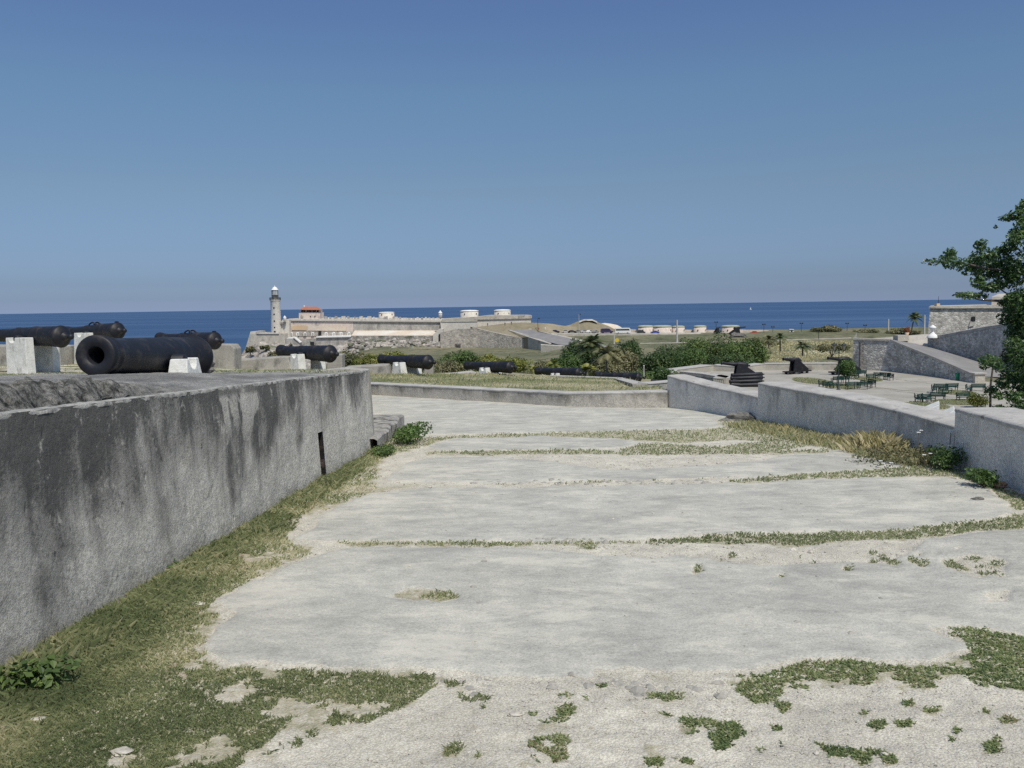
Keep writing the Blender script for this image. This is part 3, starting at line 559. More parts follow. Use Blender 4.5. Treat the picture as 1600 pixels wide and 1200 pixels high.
m, nt, b = _nt('platform_concrete'); at = N(nt, 'ShaderNodeAttribute', attribute_name='mask'); sp = N(nt, 'ShaderNodeSeparateColor'); L(nt, at.outputs['Color'], sp.inputs[0]); o = coords(nt)
c1 = ramp(nt, noise(nt, coords(nt, (1, .5, 1)), 1.6, 8, .68, .4), [(.3, (.13, .13, .13)), (.47, (.27, .265, .25)), (.62, (.43, .42, .39)), (.75, (.52, .50, .46))])
c1 = mix(nt, c1, ramp(nt, noise(nt, o, 45, 6, .7), [(.3, .55), (.6, 1.05)]), 1.0, 'MULTIPLY')
c2 = ramp(nt, noise(nt, o, 13, 12, .80, .3), [(.38, (.025, .026, .025)), (.48, (.12, .12, .11)), (.58, (.30, .29, .265)), (.68, (.46, .44, .40))])
c = mix(nt, c1, c2, sp.outputs[0])
c3 = ramp(nt, noise(nt, o, 1.3, 6, .65), [(.35, (.15, .155, .07)), (.47, (.26, .24, .13)), (.55, (.50, .47, .40)), (.7, (.60, .57, .50))])
c = mix(nt, c, c3, sp.outputs[1]); L(nt, c, b.inputs['Base Color']); b.inputs['Roughness'].default_value = .96; b.inputs['Specular IOR Level'].default_value = .15
hb = noise(nt, o, 16, 12, .8, .3); bump(nt, b, hb, .035, 1)
M['platform'] = m
pl = S(rawmesh('platform_ground', V.reshape(-1, 3), Fq, m, smooth=True))
mk = np.stack([np.clip(rough*1.2-.12, 0, 1), smooth(12, 16, DR), OF*0, OF*0+1], -1).reshape(-1, 4).astype(np.float32)
ca = pl.data.color_attributes.new('mask', 'FLOAT_COLOR', 'POINT'); ca.data.foreach_set('color', mk.ravel())
mb = MB(); dd = np.arange(D1, 28.5, .5)
vs = [(float(edge_x(d)), d, float(platz(edge_x(d), d))+.01) for d in dd]+[(float(edge_x(d))+.05, d, -SL*d-.3) for d in dd]; k = len(dd)
mb.add(vs, [(i, i+k, i+k+1, i+1) for i in range(k-1)], [[(0, 1), (0, 0), (1, 0), (1, 1)]]*(k-1)); mb.build('return_face', M['wall_right'], rw, ORG)
# sparse grass on the platform
n = 16000; D_ = RNG.uniform(13, 33, n); U_ = RNG.uniform(-.58, -.165, n); X_ = U_*D_; kz = vnoise(X_*1.1, D_*.7, 71, 4)
kk = (X_ < edge_x(D_)-.1) & (kz > .50); X_, D_ = X_[kk], D_[kk]
T(blades('platform_grass', np.stack([X_, D_, platz(X_, D_)-.02], 1), .02+.05*RNG.random(len(X_)), .010, M['grass_blade'], .6), 'thin grass growing between the cannons on the gun platform', 'grass', kind='stuff')
# ------------------------------------------------------------------ stepped cement walls with UV height
def wallrun(name, base, tops, thick, m, mcop, parent=None, sub=.12, side=1, cap=True, ptop=None, rough=.02):
    """base: list of ground points, tops: heights; thick to the far side"""
    base = [Vector(b) for b in base]; top = [Vector((b.x, b.y, z)) for b, z in zip(base, tops)]
    seg = [0]
    for a, b_ in zip(base, base[1:]): seg.append(seg[-1]+(b_-a).length)
    s = np.arange(0, seg[-1], sub).tolist()+[seg[-1]]; s = np.array(s)
    g = lambda q, k: np.interp(s, seg, [getattr(v, k) for v in q])
    bx, by, bz, tz = g(base, 'x'), g(base, 'y'), g(base, 'z'), g(top, 'z')
    dx = np.gradient(bx); dy = np.gradient(by); ln = np.hypot(dx, dy); nx, ny = dy/ln*side, -dx/ln*side
    hv = np.linspace(0, 1, 9)
    SS, HH = np.meshgrid(s, hv); dis = (vnoise(SS*1.5, HH*2, 81, 4)-.5)*rough*np.clip((1-HH)*5, 0, 1)
    Zf = (bz-.15)+((tz)-(bz-.15))*HH
    org = base[0]
    if parent is None: parent = empty(name, org)
    fx = bx+nx*dis*-1; fy = by+ny*dis*-1
    uvgrid('wall_face', np.stack([fx, fy, Zf], -1), m, parent, org)
    o_ = .012; rows = []
    prof = [(0, -.03), (-o_, 0), (0, .02), (.06, .03), (thick*.5, .035), (thick-.05, .03), (thick, .015), (thick+o_, -.02)]
    for a_, z_ in prof:
        j = (vnoise(s*4, s*0+a_*9, 83, 4)-.5)*.022; rows.append(np.stack([bx+nx*(a_+j*.5), by+ny*(a_+j*.5), tz+z_+j*.7], -1))
    uvgrid('coping', np.array(rows), mcop, parent, org)
    back = np.stack([np.stack([bx+nx*thick, by+ny*thick, z], -1) for z in (tz+.0, bz-.6)]); uvgrid('back_face', back, m, parent, org)
    mb = MB()
    for i, sg in ((0, -1), (-1, 1)):
        mb.add([(bx[i], by[i], bz[i]-.15), (bx[i], by[i], tz[i]+.015), (bx[i]+nx[i]*thick, by[i]+ny[i]*thick, tz[i]+.015), (bx[i]+nx[i]*thick, by[i]+ny[i]*thick, bz[i]-.15)], [(0, 1, 2, 3)], [[(0, 0), (0, 1), (1, 1), (1, 0)]])
    mb.build('end_face', m, parent, org); return parent
def pxwall(name, bpx, tpx, thick, m, mcop, **k):
    base = [Gp(*p) for p in bpx]; tops = [W(t[0], t[1], b.y).z for b, t in zip(base, tpx)]
    return wallrun(name, base, tops, thick, m, mcop, **k), base
# kerb retaining the grass
kb = [(520, 614), (600, 619), (700, 625), (800, 630.5), (880, 636), (960, 638), (1043, 638.5)]; kt = [(520, 597.5), (600, 601), (700, 606), (800, 611), (880, 615), (960, 614.5), (1043, 612.5)]
kerb, kbase = pxwall('kerb_wall', kb, kt, .45, M['kerb'], M['coping'], side=-1); T(kerb, 'low cement kerb wall holding back the dry grass bed', 'kerb wall')
w1, b1 = pxwall('parapet_wall', [(1043, 638), (1100, 644), (1186, 660)], [(1043, 588), (1100, 603), (1186, 622)], .55, M['wall_right'], M['coping'], side=-1)
T(w1, 'farthest right-hand parapet, lower weathered grey wall meeting the kerb', 'parapet')
w2, b2 = pxwall('parapet_wall', [(1184, 663), (1300, 685), (1400, 705), (1492, 726)], [(1184, 600), (1300, 620), (1400, 643), (1492, 669)], .6, M['wall_right'], M['coping'], side=-1)
T(w2, 'middle right-hand parapet, long smooth grey wall behind the dry grass', 'parapet')
w3, b3 = pxwall('parapet_wall', [(1490, 729), (1540, 747), (1600, 769), (1720, 812), (1990, 905), (2600, 1190)], [(1490, 641), (1540, 653.5), (1600, 670), (1720, 705), (1990, 755), (2600, 950)], .75, M['wall_right'], M['coping'], side=-1)
T(w3, 'nearest right-hand parapet at the photo edge, tall block with pale top', 'parapet')
# trim the pavement sheet outside the walls and kerb
me = pav.data; bp = [(4.9, .5)]+[(p.x, p.y) for p in reversed(b3)]+[(p.x, p.y) for p in reversed(b2)]+[(p.x, p.y) for p in reversed(b1)]
bd = np.array([q[1] for q in bp]); bx = np.array([q[0] for q in bp]); o_ = np.argsort(bd); bd, bx = bd[o_], bx[o_]
nf = len(me.polygons); ce = np.empty(nf*3, np.float32); me.polygons.foreach_get('center', ce); ce = ce.reshape(-1, 3)
kx = np.array([p.x for p in kbase]); ky = np.array([p.y for p in kbase])
bad = (ce[:, 0] > np.interp(ce[:, 1], bd, bx)+.25) | ((ce[:, 1] > np.interp(ce[:, 0], kx, ky)+.25)) | ((ce[:, 0] < wallx(ce[:, 1])-.3) & (ce[:, 1] < D1-.1))
import bmesh
bm = bmesh.new(); bm.from_mesh(me); bm.faces.ensure_lookup_table()
bmesh.ops.delete(bm, geom=[bm.faces[i] for i in np.nonzero(bad)[0]], context='FACES'); bm.to_mesh(me); bm.free()
# low block beside the wall's end
mb = MB(); p = [Gp(590, 707), Gp(633, 665)]; q = [W(588, 687, p[0].y), W(631, 647, p[1].y)]
za, zb_ = q[0].z, q[1].z; xs_ = p[0].x, p[1].x
vs = []
for t in np.linspace(0, 1, 14):
    c0 = p[0].lerp(p[1], t); zt = za+(zb_-za)*t+.02*math.sin(t*17); j = .03*math.sin(t*23)
    vs += [(c0.x+j, c0.y, c0.z-.15), (c0.x+j*.6, c0.y, zt-.015), (c0.x+j*.6-.05, c0.y, zt+.012), (c0.x-1.6, c0.y, zt+.02)]
fs = []
for i in range(13):
    for k in range(3): fs.append((i*4+k, (i+1)*4+k, (i+1)*4+k+1, i*4+k+1))
fs += [(52, 53, 54, 55)]
mb.add(vs, fs, [[(0, .3), (.1, .3), (.1, 1), (0, 1)]]*len(fs)); bl = mb.build('masonry_block', M['rubble'], None, p[0]); bl.data.materials[0] = mat('pitted_block', [(.3, (.28, .27, .25)), (.65, (.48, .46, .42))], 7, .97, .02, 25, fine=.4, dark=(3, (.06, .06, .058), .5, .62, (1, 1, .3)))
T(bl, 'low crumbling masonry block jutting past the end of the stained wall', 'stone block')
# ------------------------------------------------------------------ dry grass bed
near = [Vector((p.x, p.y+.3, 0)) for p in kbase]; nz_ = [W(t[0], t[1], p.y).z-.02 for p, t in zip(kbase, kt)]
farp = [W(520, 588, 31), W(600, 587, 34), W(690, 586.5, 37.5), W(770, 585.5, 40.5), W(860, 590, 43), W(980, 594, 43), W(1030, 609.5, 25)]
ns, nt_ = 121, 50; sv = np.linspace(0, 6, ns); NX = np.interp(sv, range(7), [p.x for p in near]); NY = np.interp(sv, range(7), [p.y for p in near]); NZ = np.interp(sv, range(7), nz_)
FX = np.interp(sv, range(7), [p.x for p in farp]); FY = np.interp(sv, range(7), [p.y for p in farp]); FZ = np.interp(sv, range(7), [p.z for p in farp])
tv = np.linspace(0, 1, nt_)[:, None]; tv2 = tv**1.0
FPX, FPY, FPZ = NX+(FX-NX)*tv2, NY+(FY-NY)*tv2, NZ+(FZ-NZ)*tv2
FPZ = FPZ+(vnoise(FPX*1.2, FPY*1.2, 91, 3)-.5)*.06*np.sin(np.pi*tv)
V = np.stack([FPX, FPY, FPZ], -1); ii = np.arange(ns*nt_).reshape(nt_, ns); Fq = np.stack([ii[:-1, :-1], ii[:-1, 1:], ii[1:, 1:], ii[1:, :-1]], -1).reshape(-1, 4)
M['bed'] = mat('dry_turf_soil', [(.3, (.20, .20, .10)), (.5, (.29, .265, .15)), (.7, (.38, .33, .21))], 1.3, .97, .02, 15, fine=.35, fs=14)
S(rawmesh('grass_bed_ground', V.reshape(-1, 3), Fq, M['bed'], smooth=True))
n = 42000; a = RNG.random(n)*6; t = RNG.random(n)**.8; g2 = lambda A, B: np.interp(a, sv, A)+(np.interp(a, sv, B)-np.interp(a, sv, A))*t
Pb = np.stack([g2(NX, FX), g2(NY, FY), g2(NZ, FZ)-.02], 1); kz = vnoise(Pb[:, 0]*.7, Pb[:, 1]*.5, 95, 4); rn = np.clip(.30+.45*RNG.random(n)+1.6*(kz-.42), 0, 1)
hh = .02+.06*RNG.random(n)+.10*(RNG.random(n) > .985)+.10*(t > .93)*RNG.random(n)
T(blades('dry_grass_bed', Pb, hh, .022, M['grass_blade'], .5, rnd=rn), 'parched olive grass filling the bed behind the low kerb', 'grass', kind='stuff')
# ------------------------------------------------------------------ battery parapet pieces
def pxprism(name, pts, D, th, m, label, cat, group=None, side=0, bev=.03, zext=.4, parent=None, origin=None):
    P = [W(q[0], q[1], q[2] if len(q) > 2 else D) for q in pts]
    mb = MB(); mb.prism(P, (side, th, 0)); org = P[0] if origin is None else origin; o = mb.build(name, m, parent, org, bev)
    if parent is None: T(o, label, cat, group)
    return o
GM = 'merlons of the seaward battery parapet'
pxprism('merlon', [(-70, 590), (-70, 540), (93, 541), (96, 590)], 27, 1.0, M['merlon'], 'grey parapet merlon behind the leftmost cannon and its pedestal', 'merlon', GM)
pxprism('merlon', [(170, 590), (170, 545), (250, 545), (255, 590)], 29.5, 1.0, M['merlon'], 'parapet merlon hidden behind the big near cannon barrel', 'merlon', GM)
pxprism('merlon', [(302, 590), (304, 543), (322, 538), (361, 538.5), (366, 545), (367, 590)], 30, .8, M['merlon'], 'square pale merlon against the sea behind the rubble rock', 'merlon', GM)
pxprism('parapet_segment', [(367.5, 590), (367, 563), (430, 558.5), (450, 557.5), (459, 590)], 31.5, 1.3, M['merlon'], 'low parapet wall running from the square merlon to the second-row cannon', 'parapet')
pxprism('merlon', [(509, 585), (513, 553.5), (534.5, 553.5), (535, 590)], 33.2, .6, M['merlon'], 'narrow merlon right of the cannon in front of the lighthouse fort', 'merlon', GM)
pxprism('parapet_segment', [(535.6, 600), (535.6, 574.5), (590, 571), (603, 571), (611, 600)], 35, 1.2, M['merlon'], 'low sloping parapet wall above the end corner of the stained wall', 'parapet')
pxprism('merlon', [(659, 600), (664, 571), (676.5, 570), (677, 600)], 36.8, .6, M['merlon'], 'narrow merlon left of the dry grass bed, under a cannon breech', 'merlon', GM)
pxprism('parapet_segment', [(678, 600, 37), (678, 587, 37), (735, 581, 40), (744, 583.5, 40.5), (744, 600, 40.5)], 38, .9, M['coping'], 'low pale parapet edge left of the squat cannon', 'parapet')
def polywall(name, pts, th, m, label, cat, drop=2.0, parent=None, org=None, mcop=None):
    """wall along px/py/D top points"""
    P = [W(*q) for q in pts]; o0 = P[0] if org is None else org
    own = parent is None
    if own: parent = empty(name, o0); T(parent, label, cat)
    dr_ = drop if isinstance(drop, (list, tuple)) else [drop]*len(P)
    mb = MB(); mc = MB()
    for i in range(len(P)-1):
        a, b_ = P[i], P[i+1]; d = (b_-a); n_ = Vector((-d.y, d.x, 0)).normalized()*th
        if n_.y < 0: n_ = -n_
        a2 = a-Vector((0, 0, dr_[i])); b2_ = b_-Vector((0, 0, dr_[i+1])); q = Vector((0, 0, .03))
        mb.add([a2, b2_, b_, a, a2+n_, b2_+n_, b_+n_, a+n_], [(0, 1, 2, 3), (5, 4, 7, 6), (1, 5, 6, 2), (4, 0, 3, 7)])
        e = -n_.normalized()*.02
        mc.add([a+e, b_+e, b_+e+q, a+e+q, a+n_-e, b_+n_-e, b_+n_-e+q, a+n_-e+q], [(0, 1, 2, 3), (3, 2, 6, 7), (5, 4, 7, 6), (4, 0, 3, 7), (1, 5, 6, 2)])
    mb.build('wall_body', m, parent, o0); mc.build('coping', mcop or M['coping'], parent, o0); return parent
polywall('parapet_segment', [(778, 584.5, 40.5), (860, 588, 43), (975, 592, 43), (1012, 600.5, 27), (1060, 596.5, 27.6)], .45, M['merlon'], 'pale low parapet edge along the far side of the dry grass bed', 'parapet', drop=[.5, .5, .5, .6, .6])
# ------------------------------------------------------------------ cannons
def cannon_proto(kind):
    root = empty('cannon', (0, 0, 0)); ex = Vector((1, 0, 0))
    body = [(-.075, .0), (-.07, .09), (-.04, .17), (0, .235), (.03, .268), (.06, .282), (.10, .282), (.11, .268), (.45, .258), (.88, .242), (.90, .252), (.97, .252), (.99, .235), (1.5, .208), (1.52, .218), (1.58, .216), (1.60, .195), (2.2, .165), (2.32, .162), (2.34, .175), (2.39, .175), (2.42, .168), (2.55, .195), (2.62, .205), (2.68, .205), (2.70, .195), (2.70, .088), (2.66, .080), (1.9, .078), (1.9, 0)]
    if kind == 'fat':
        body = [(-.075, .0), (-.07, .10), (-.03, .2), (0, .27), (.03, .295), (.10, .298), (.12, .275), (.9, .252), (.93, .258), (1.0, .246), (1.6, .224), (2.1, .205), (2.3, .196), (2.42, .196), (2.44, .212), (2.50, .215), (2.52, .205), (2.58, .208), (2.64, .224), (2.70, .224), (2.715, .205), (2.715, .105), (2.69, .092), (1.9, .09), (1.9, 0)]
    MB().lathe(body, axis=ex, n=40).build('barrel', M['iron'], root)
    MB().lathe([(-.33, 0), (-.325, .035), (-.30, .065), (-.265, .078), (-.23, .068), (-.20, .045), (-.15, .045), (-.10, .075), (-.04, .14)], axis=ex, n=20).build('cascabel', M['iron'], root)
    for s in (-1, 1):
        MB().lathe([(.0, .088), (.37, .088), (.385, .08), (.385, 0)], (1.22, 0, -.06), (0, s, 0), 20).build('trunnion', M['iron'], root)
        if kind == 'handles':
            h = MB(); pts = [Vector((1.0+.07*i, s*.09, .225+.075*math.sin(math.pi*i/5))) for i in range(6)]
            for a_, b_ in zip(pts, pts[1:]): h.cyl(a_, b_, .024, n=8)
            h.build('lifting_handle', M['iron'], root)
    if kind == 'handles': MB().box((.09, 0, .285), (.10, .07, .05)).build('vent_lug', M['iron'], root)
    return root
protos = {k: cannon_proto(k) for k in ('plain', 'handles', 'fat')}; used = {k: False for k in protos}
GC = 'black cannons lying along the seaward battery'
CAN = []
def cannon(kind, b_, m_, label, scale=None, group=GC):
    Bp = W(*b_); Mp = W(*m_); ax = (Mp-Bp); s = scale or ax.length/2.7; ax.normalize()
    o = protos[kind] if not used[kind] else copytree(protos[kind]); used[kind] = True
    up = Vector((0, 0, 1)); y = up.cross(ax).normalized(); z = ax.cross(y)
    o.matrix_world = Matrix.Translation(Bp) @ Matrix((ax, y, z)).transposed().to_4x4() @ Matrix.Scale(s, 4)
    T(o, label, 'cannon', group); CAN.append((o, Bp, ax, s)); return Bp, ax, y, s
def pedestal(cn, ground, label, L_=.5, th=.26, sep=.40, full=True, w_top=.36, flare=.02, off=0.0):
    """two lime-washed cheeks with a notch holding the trunnions"""
    Bp, ax, y, s = cn; axh = Vector((ax.x, ax.y, 0)).normalized(); tp = Bp+ax*(1.22*s); tp.z -= .06*s
    root = empty('cannon_pedestal', (tp.x, tp.y, ground), math.atan2(axh.y, axh.x)); h = tp.z-ground+.03; r = .10*s
    T(root, label, 'cannon pedestal', 'white cannon pedestals')
    for sg in ((-1, 1)):
        prof = [(-L_/2+off, 0), (-w_top/2+off, h), (-r, h)]+[(r*math.cos(t), h-.03+r*math.sin(t)*-1) for t in np.linspace(math.pi, 0, 9)]+[(r, h), (w_top/2+off, h), (L_/2+off, 0)]
        mb = MB(); n_ = len(prof); y0 = sg*(sep*s-th/2); y1 = sg*(sep*s+th/2)
        vs = [Vector((a_, y0-flare*(1-z/h), z)) for a_, z in prof]+[Vector((a_, y1+flare*(1-z/h), z)) for a_, z in prof]
        # triangulate via fan pieces: left part, right part, bottom
        k = [0, 1, 2]+list(range(3, 8)); left = [0, 1, 2, 3, 4, 5, 6, 7]; right = [7, 8, 9, 10, 11, 12, 13, 14]
        fs = [left+[], right+[], [0, 7, 14]]
        fs = [list(reversed([q+n_ for q in f])) for f in fs]+fs+[(i, i+n_, (i+1) % n_+n_, (i+1) % n_) for i in range(n_)]
        mb.add(vs, fs); mb.build('cheek', M['white'], root, (0, 0, 0), .012)
    return root
cA = cannon('plain', (99, 526, 21.5), (-30, 523.5, 22.6), 'leftmost black cannon resting on a tall white notched pedestal', .95)
cB = cannon('handles', (186, 517, 27.5), (62, 520.5, 29.4), 'black cannon behind the leftmost one, its knobbed breech against the sea', .95)
cN = cannon('fat', (302, 558, 11.5), (149.5, 555.5, 9.0), 'largest nearest cannon with its round open muzzle towards the viewer')
cC = cannon('handles', (338, 532.5, 27.3), (225, 528, 29.0), 'black cannon seen behind the nearest barrel, breech beside the square merlon', .97)
cD = cannon('plain', (518, 553, 31), (438, 548, 32.9), 'black cannon just below the lighthouse fort, breech to the right')
cE = cannon('plain', (671, 566, 35), (595, 561.5, 36.8), 'black cannon on a white pedestal at the left end of the dry grass bed')
cF = cannon('plain', (799, 574, 40), (728, 571, 41.7), 'squat black cannon on a low pedestal beyond the middle of the dry grass bed')
cG = cannon('plain', (906, 583, 46), (838, 579.5, 47.7), 'half-hidden cannon beyond the parapet left of the leaning palm')
cH = cannon('plain', (1000, 590, 47), (932, 586.5, 48.5), 'half-hidden cannon beyond the parapet right of the leaning palm')
cI = cannon('plain', (1080, 600, 48), (1018, 596.5, 49), 'rightmost battery cannon, only its dark muzzle showing beside the parapet')
def gz(c_): p = c_[0]+c_[1]*1.22*c_[3]; return float(platz(np.array(p.x), np.array(p.y)))
pedestal(cA, gz(cA)-.12, 'tallest white pedestal, under the leftmost cannon', .68, .22, .38, w_top=.66, off=-.13)
pedestal(cB, gz(cB)-.05, 'white pedestal half hidden behind the near cannon muzzle', .62, .3, w_top=.5)
pedestal(cN, float(platz(np.array(-4.1), np.array(10.3)))-.05, 'small trapezoid white pedestal under the nearest cannon', .46, .20, .37, w_top=.34)
pedestal(cC, gz(cC)-.1, 'pedestal between the nearest cannon and the square merlon', .5, .3)
pedestal(cD, gz(cD)-.05, 'white pedestal under the cannon just below the lighthouse fort', .62, .30, w_top=.40)
pedestal(cE, W(640, 586, 35).z-.1, 'white pedestal under the cannon at the left end of the grass bed', .62, .3, w_top=.40)
pedestal(cF, W(765, 585.5, 40).z-.3, 'very low pedestal under the squat cannon beyond the grass', .6, .3)
pedestal(cG, W(870, 600, 46).z-.3, 'hidden low support under the cannon left of the leaning palm', .5, .3)
pedestal(cH, W(968, 604, 47).z-.3, 'hidden low support under the cannon right of the leaning palm', .5, .3)
pedestal(cI, W(1050, 612, 48).z-.3, 'hidden low support under the rightmost battery cannon', .5, .3)
# ledge carrying the outer cannons
mb = MB(); lp = [(520, 31, -.75), (600, 34.3, -1.15), (690, 37.6, -1.45), (770, 40.7, -1.62), (860, 43.3, -2.1), (980, 44, -2.35), (1110, 46, -2.9)]
vs = []
for p_, d_, z_ in lp:
    u_ = (p_-800)/F; vs += [(u_*d_, d_, z_), (u_*(d_+6), d_+6, z_-.1), (u_*(d_+6.4), d_+6.4, z_-14)]
mb.add(vs, [(i*3+k, (i+1)*3+k, (i+1)*3+k+1, i*3+k+1) for i in range(6) for k in range(2)]); S(mb.build('ledge_ground', M['bed']))
# rubble rock and slab on the crest
mb = MB(); rock(mb, W(312, 574, 12.3), .17, 3, (1.0, .8, .75)); rock(mb, W(303, 579, 12.1), .10, 5, (1.2, .8, .6)); T(mb.build('rubble_rock', M['rubble'], None, W(312, 582, 12.3)), 'pitted grey rubble rock just right of the nearest cannon', 'rock')
# ------------------------------------------------------------------ white embrasure cheeks behind the right parapets
def cheek(px, label):
    P = [W(*q) for q in px]; mb = MB(); mb.prism(P, (.28, .6, 0)); T(mb.build('embrasure_cheek', M['white'], None, P[0], .01), label, 'embrasure', 'white embrasure cheeks')
cheek([(1425, 672, 14.9), (1434, 646, 14.9), (1468, 632, 14.9), (1468, 672, 14.9)], 'left white triangular embrasure cheek above the middle parapet')
cheek([(1462, 690, 13.9), (1469, 652, 13.9), (1492, 641, 13.9), (1503, 690, 13.9)], 'right white embrasure cheek against the nearest parapet')
mb = MB(); rock(mb, W(1405, 632, 15.2), .055, 9); T(mb.build('white_stone', M['white_far'], None, W(1405, 632, 15.2)), 'small white stone on the middle parapet top', 'stone')
# ------------------------------------------------------------------ weeds along the walls
def leafplant(name, c, r, n, size, m, label, cat, up=.3):
    c = Vector(c); mb = MB(); rr = random.Random(n)
    root = empty(name, c); T(root, label, cat)
    for i in range(9):
        a = rr.random()*6.28; mb.cyl((0, 0, 0), (math.cos(a)*r[0]*.6, math.sin(a)*r[1]*.6, r[2]*(.8+.6*rr.random())), .004+r[2]*.012, .002, n=5)
    mb.build('stem', M['palm_bark'], root)
    cl = [(rr.uniform(-.5, .5)*r[0], rr.uniform(-.5, .5)*r[1], r[2]*rr.uniform(.5, 1.1), r[0]*.5, r[1]*.5, r[2]*.5) for _ in range(9)]
    foliage('foliage', cl, n, size, m, parent=root, asp=.55, up=up); return root
leafplant('weed_plant', Gp(46, 1080), (.24, .13, .10), 420, .042, M['leaf_bush'], 'green leafy weed at the foot of the stained wall, bottom left corner', 'weed', .8)
leafplant('weed_plant', Gp(645, 691), (.34, .7, .20), 2200, .045, M['leaf_round'], 'dense green weed clump against the low masonry block', 'weed')
leafplant('weed_plant', Gp(604, 712), (.22, .4, .10), 800, .045, M['leaf_bush'], 'low dark weed in front of the corner of the stained wall', 'weed')
leafplant('weed_plant', Gp(1474, 733), (.20, .34, .19), 1000, .04, M['leaf_tree'], 'dark leafy weed in the corner between middle and nearest parapets', 'weed')
leafplant('weed_plant', Gp(1420, 722), (.9, .7, .14), 1500, .045, M['leaf_olive'], 'straggling olive weed with white flowers below the middle parapet', 'weed')
leafplant('weed_plant', Gp(1537, 762), (.2, .25, .13), 520, .05, M['leaf_round'], 'small bright weed at the foot of the nearest parapet beside the reddish stone', 'weed')
leafplant('weed_plant', Gp(258, 892), (.10, .16, .09), 130, .035, M['leaf_round'], 'small leafy weed poking up midway along the foot of the stained wall', 'weed')
def tuft(P, h, n, sp, lab, m, lean=.5, w=.0035, name='dry_grass_tuft'):
    c0 = Gp(*P); n = int(n*1.3); k = RNG.normal(size=(n, 2))*np.array(sp)*.5; p3 = np.stack([k[:, 0], k[:, 1], np.zeros(n)-.02], 1); h = h*np.clip(1.15-.45*np.hypot(k[:, 0]/sp[0], k[:, 1]/sp[1]), .4, 1)
    o = blades(name, p3, h*(.4+.6*RNG.random(n)), w, m, lean); o.location = c0; T(o, lab, 'grass tuft', 'dry grass tufts along the right parapets', 'stuff')
tuft((1372, 708), .38, 1100, (.34, .6), 'tallest straw-yellow grass tuft against the middle parapet', M['dry_blade'], .38)
tuft((1400, 717), .22, 420, (.3, .4), 'straw tuft just right of the tallest one', M['dry_blade'], .38)
tuft((1300, 692), .20, 240, (.6, .5), 'wispy straw grass left of the tallest tuft', M['dry_blade'], .3)
tuft((1245, 677), .22, 240, (.7, .6), 'wispy straw grass near the left end of the middle parapet', M['dry_blade'], .3)
tuft((1205, 668), .18, 250, (.6, .6), 'short straw grass at the joint of the far and middle parapets', M['dry_blade'], .3)
n = 5200; t = RNG.random(n); pp_ = np.array([[p.x, p.y] for p in b2]); xx = np.interp(t*3, range(4), pp_[:, 0])-RNG.random(n)**1.5*.75-.03; yy = np.interp(t*3, range(4), pp_[:, 1])-RNG.random(n)*.1
T(blades('verge_grass', np.stack([xx, yy, -SL*yy-.02], 1), .04+.13*RNG.random(n), .005, M['grass_blade'], .4, rnd=np.clip(.3+.7*RNG.random(n), 0, 1)), 'mixed green and straw grass fringing the foot of the middle parapet', 'grass', kind='stuff')
n = 9000; D_ = RNG.uniform(3.2, D1, n); off = RNG.random(n)**2*.30
T(blades('wall_foot_grass', np.stack([wallx(D_)+off+.0, D_, -SL*D_-.02], 1), (.03+.08*RNG.random(n))*(vnoise(D_*2.2, D_*0, 99, 3)*1.7), .003+.0005*D_, M['grass_blade'], .6, rnd=RNG.random(n)*.8), 'longer grass fringing the foot of the stained wall', 'grass', kind='stuff')
for i, (P, lab) in enumerate([((1424, 674, 13.0), 'single'), ]):
    mb = MB(); c0 = Gp(1462, 731); mf = MB(); st = MB(); rr = random.Random(4)
    for k in range(15):
        x_ = rr.uniform(-1.0, .35); y_ = rr.uniform(-.35, .25); z_ = rr.uniform(.12, .52)*(1 if x_ > -.4 else .45)
        st.cyl((x_*.9, y_*.9, 0), (x_, y_, z_), .003, n=5)
        for a in range(5): mf.box((x_+.014*math.cos(a*1.256), y_+.014*math.sin(a*1.256), z_), (.018, .018, .006), a)
    root = empty('flower_stems', c0); T(root, 'tall thin stems with small white flowers in the corner of the middle parapet', 'wildflowers', None, 'stuff'); st.build('stem', M['palm_bark'], root); mf.build('blossoms', M['petal'], root)
mb = MB(); rock(mb, (0, 0, .03), .065, 12, (1.2, .8, .7)); o = mb.build('clay_stone', M['earth']); o.location = Gp(1562, 762); T(o, 'reddish clay stone at the foot of the nearest parapet', 'stone')
mb = MB(); rock(mb, (0, 0, .02), .24, 15, (1.9, .8, .7)); o = mb.build('rubble_rock', M['rubble']); o.location = Gp(1164, 658); T(o, 'broken rubble lump at the foot of the farthest parapet', 'rock')
for i, (p_, r_, lab) in enumerate([((310, 946), .035, 'flat pale stone lying on the grass left of the big slab'), ((190, 1178), .03, 'pale angular stone on gravel at the bottom left'), ((805, 1118), .022, 'small whitish stone on gravel left of the foreground weed patches'), ((60, 1128), .03, 'bluish flat pebble in the bottom left turf'), ((1528, 783), .05, 'dark small stone on the second slab near the right edge')]):
    mb = MB(); rock(mb, (0, 0, r_*.3), r_, 20+i, (1.4, .9, .45), 7); o = mb.build('loose_stone', M['pebble'] if i != 4 else M['rubble']); o.location = Gp(*p_); T(o, lab, 'stone')
#==FAR==
# ------------------------------------------------------------------ Morro castle, about 480 m away
MD = 480.0
def part(parent, name, pts, D, th, m, org, bev=0, side=0):
    P = [W(q[0], q[1], q[2] if len(q) > 2 else D) for q in pts]; mb = MB(); mb.prism(P, (side, th, 0)); return mb.build(name, m, parent, org, bev)
def thing(name, px, py, D, label, cat, group=None):
    p = W(px, py, D); e = empty(name, p); T(e, label, cat, group); return e, p
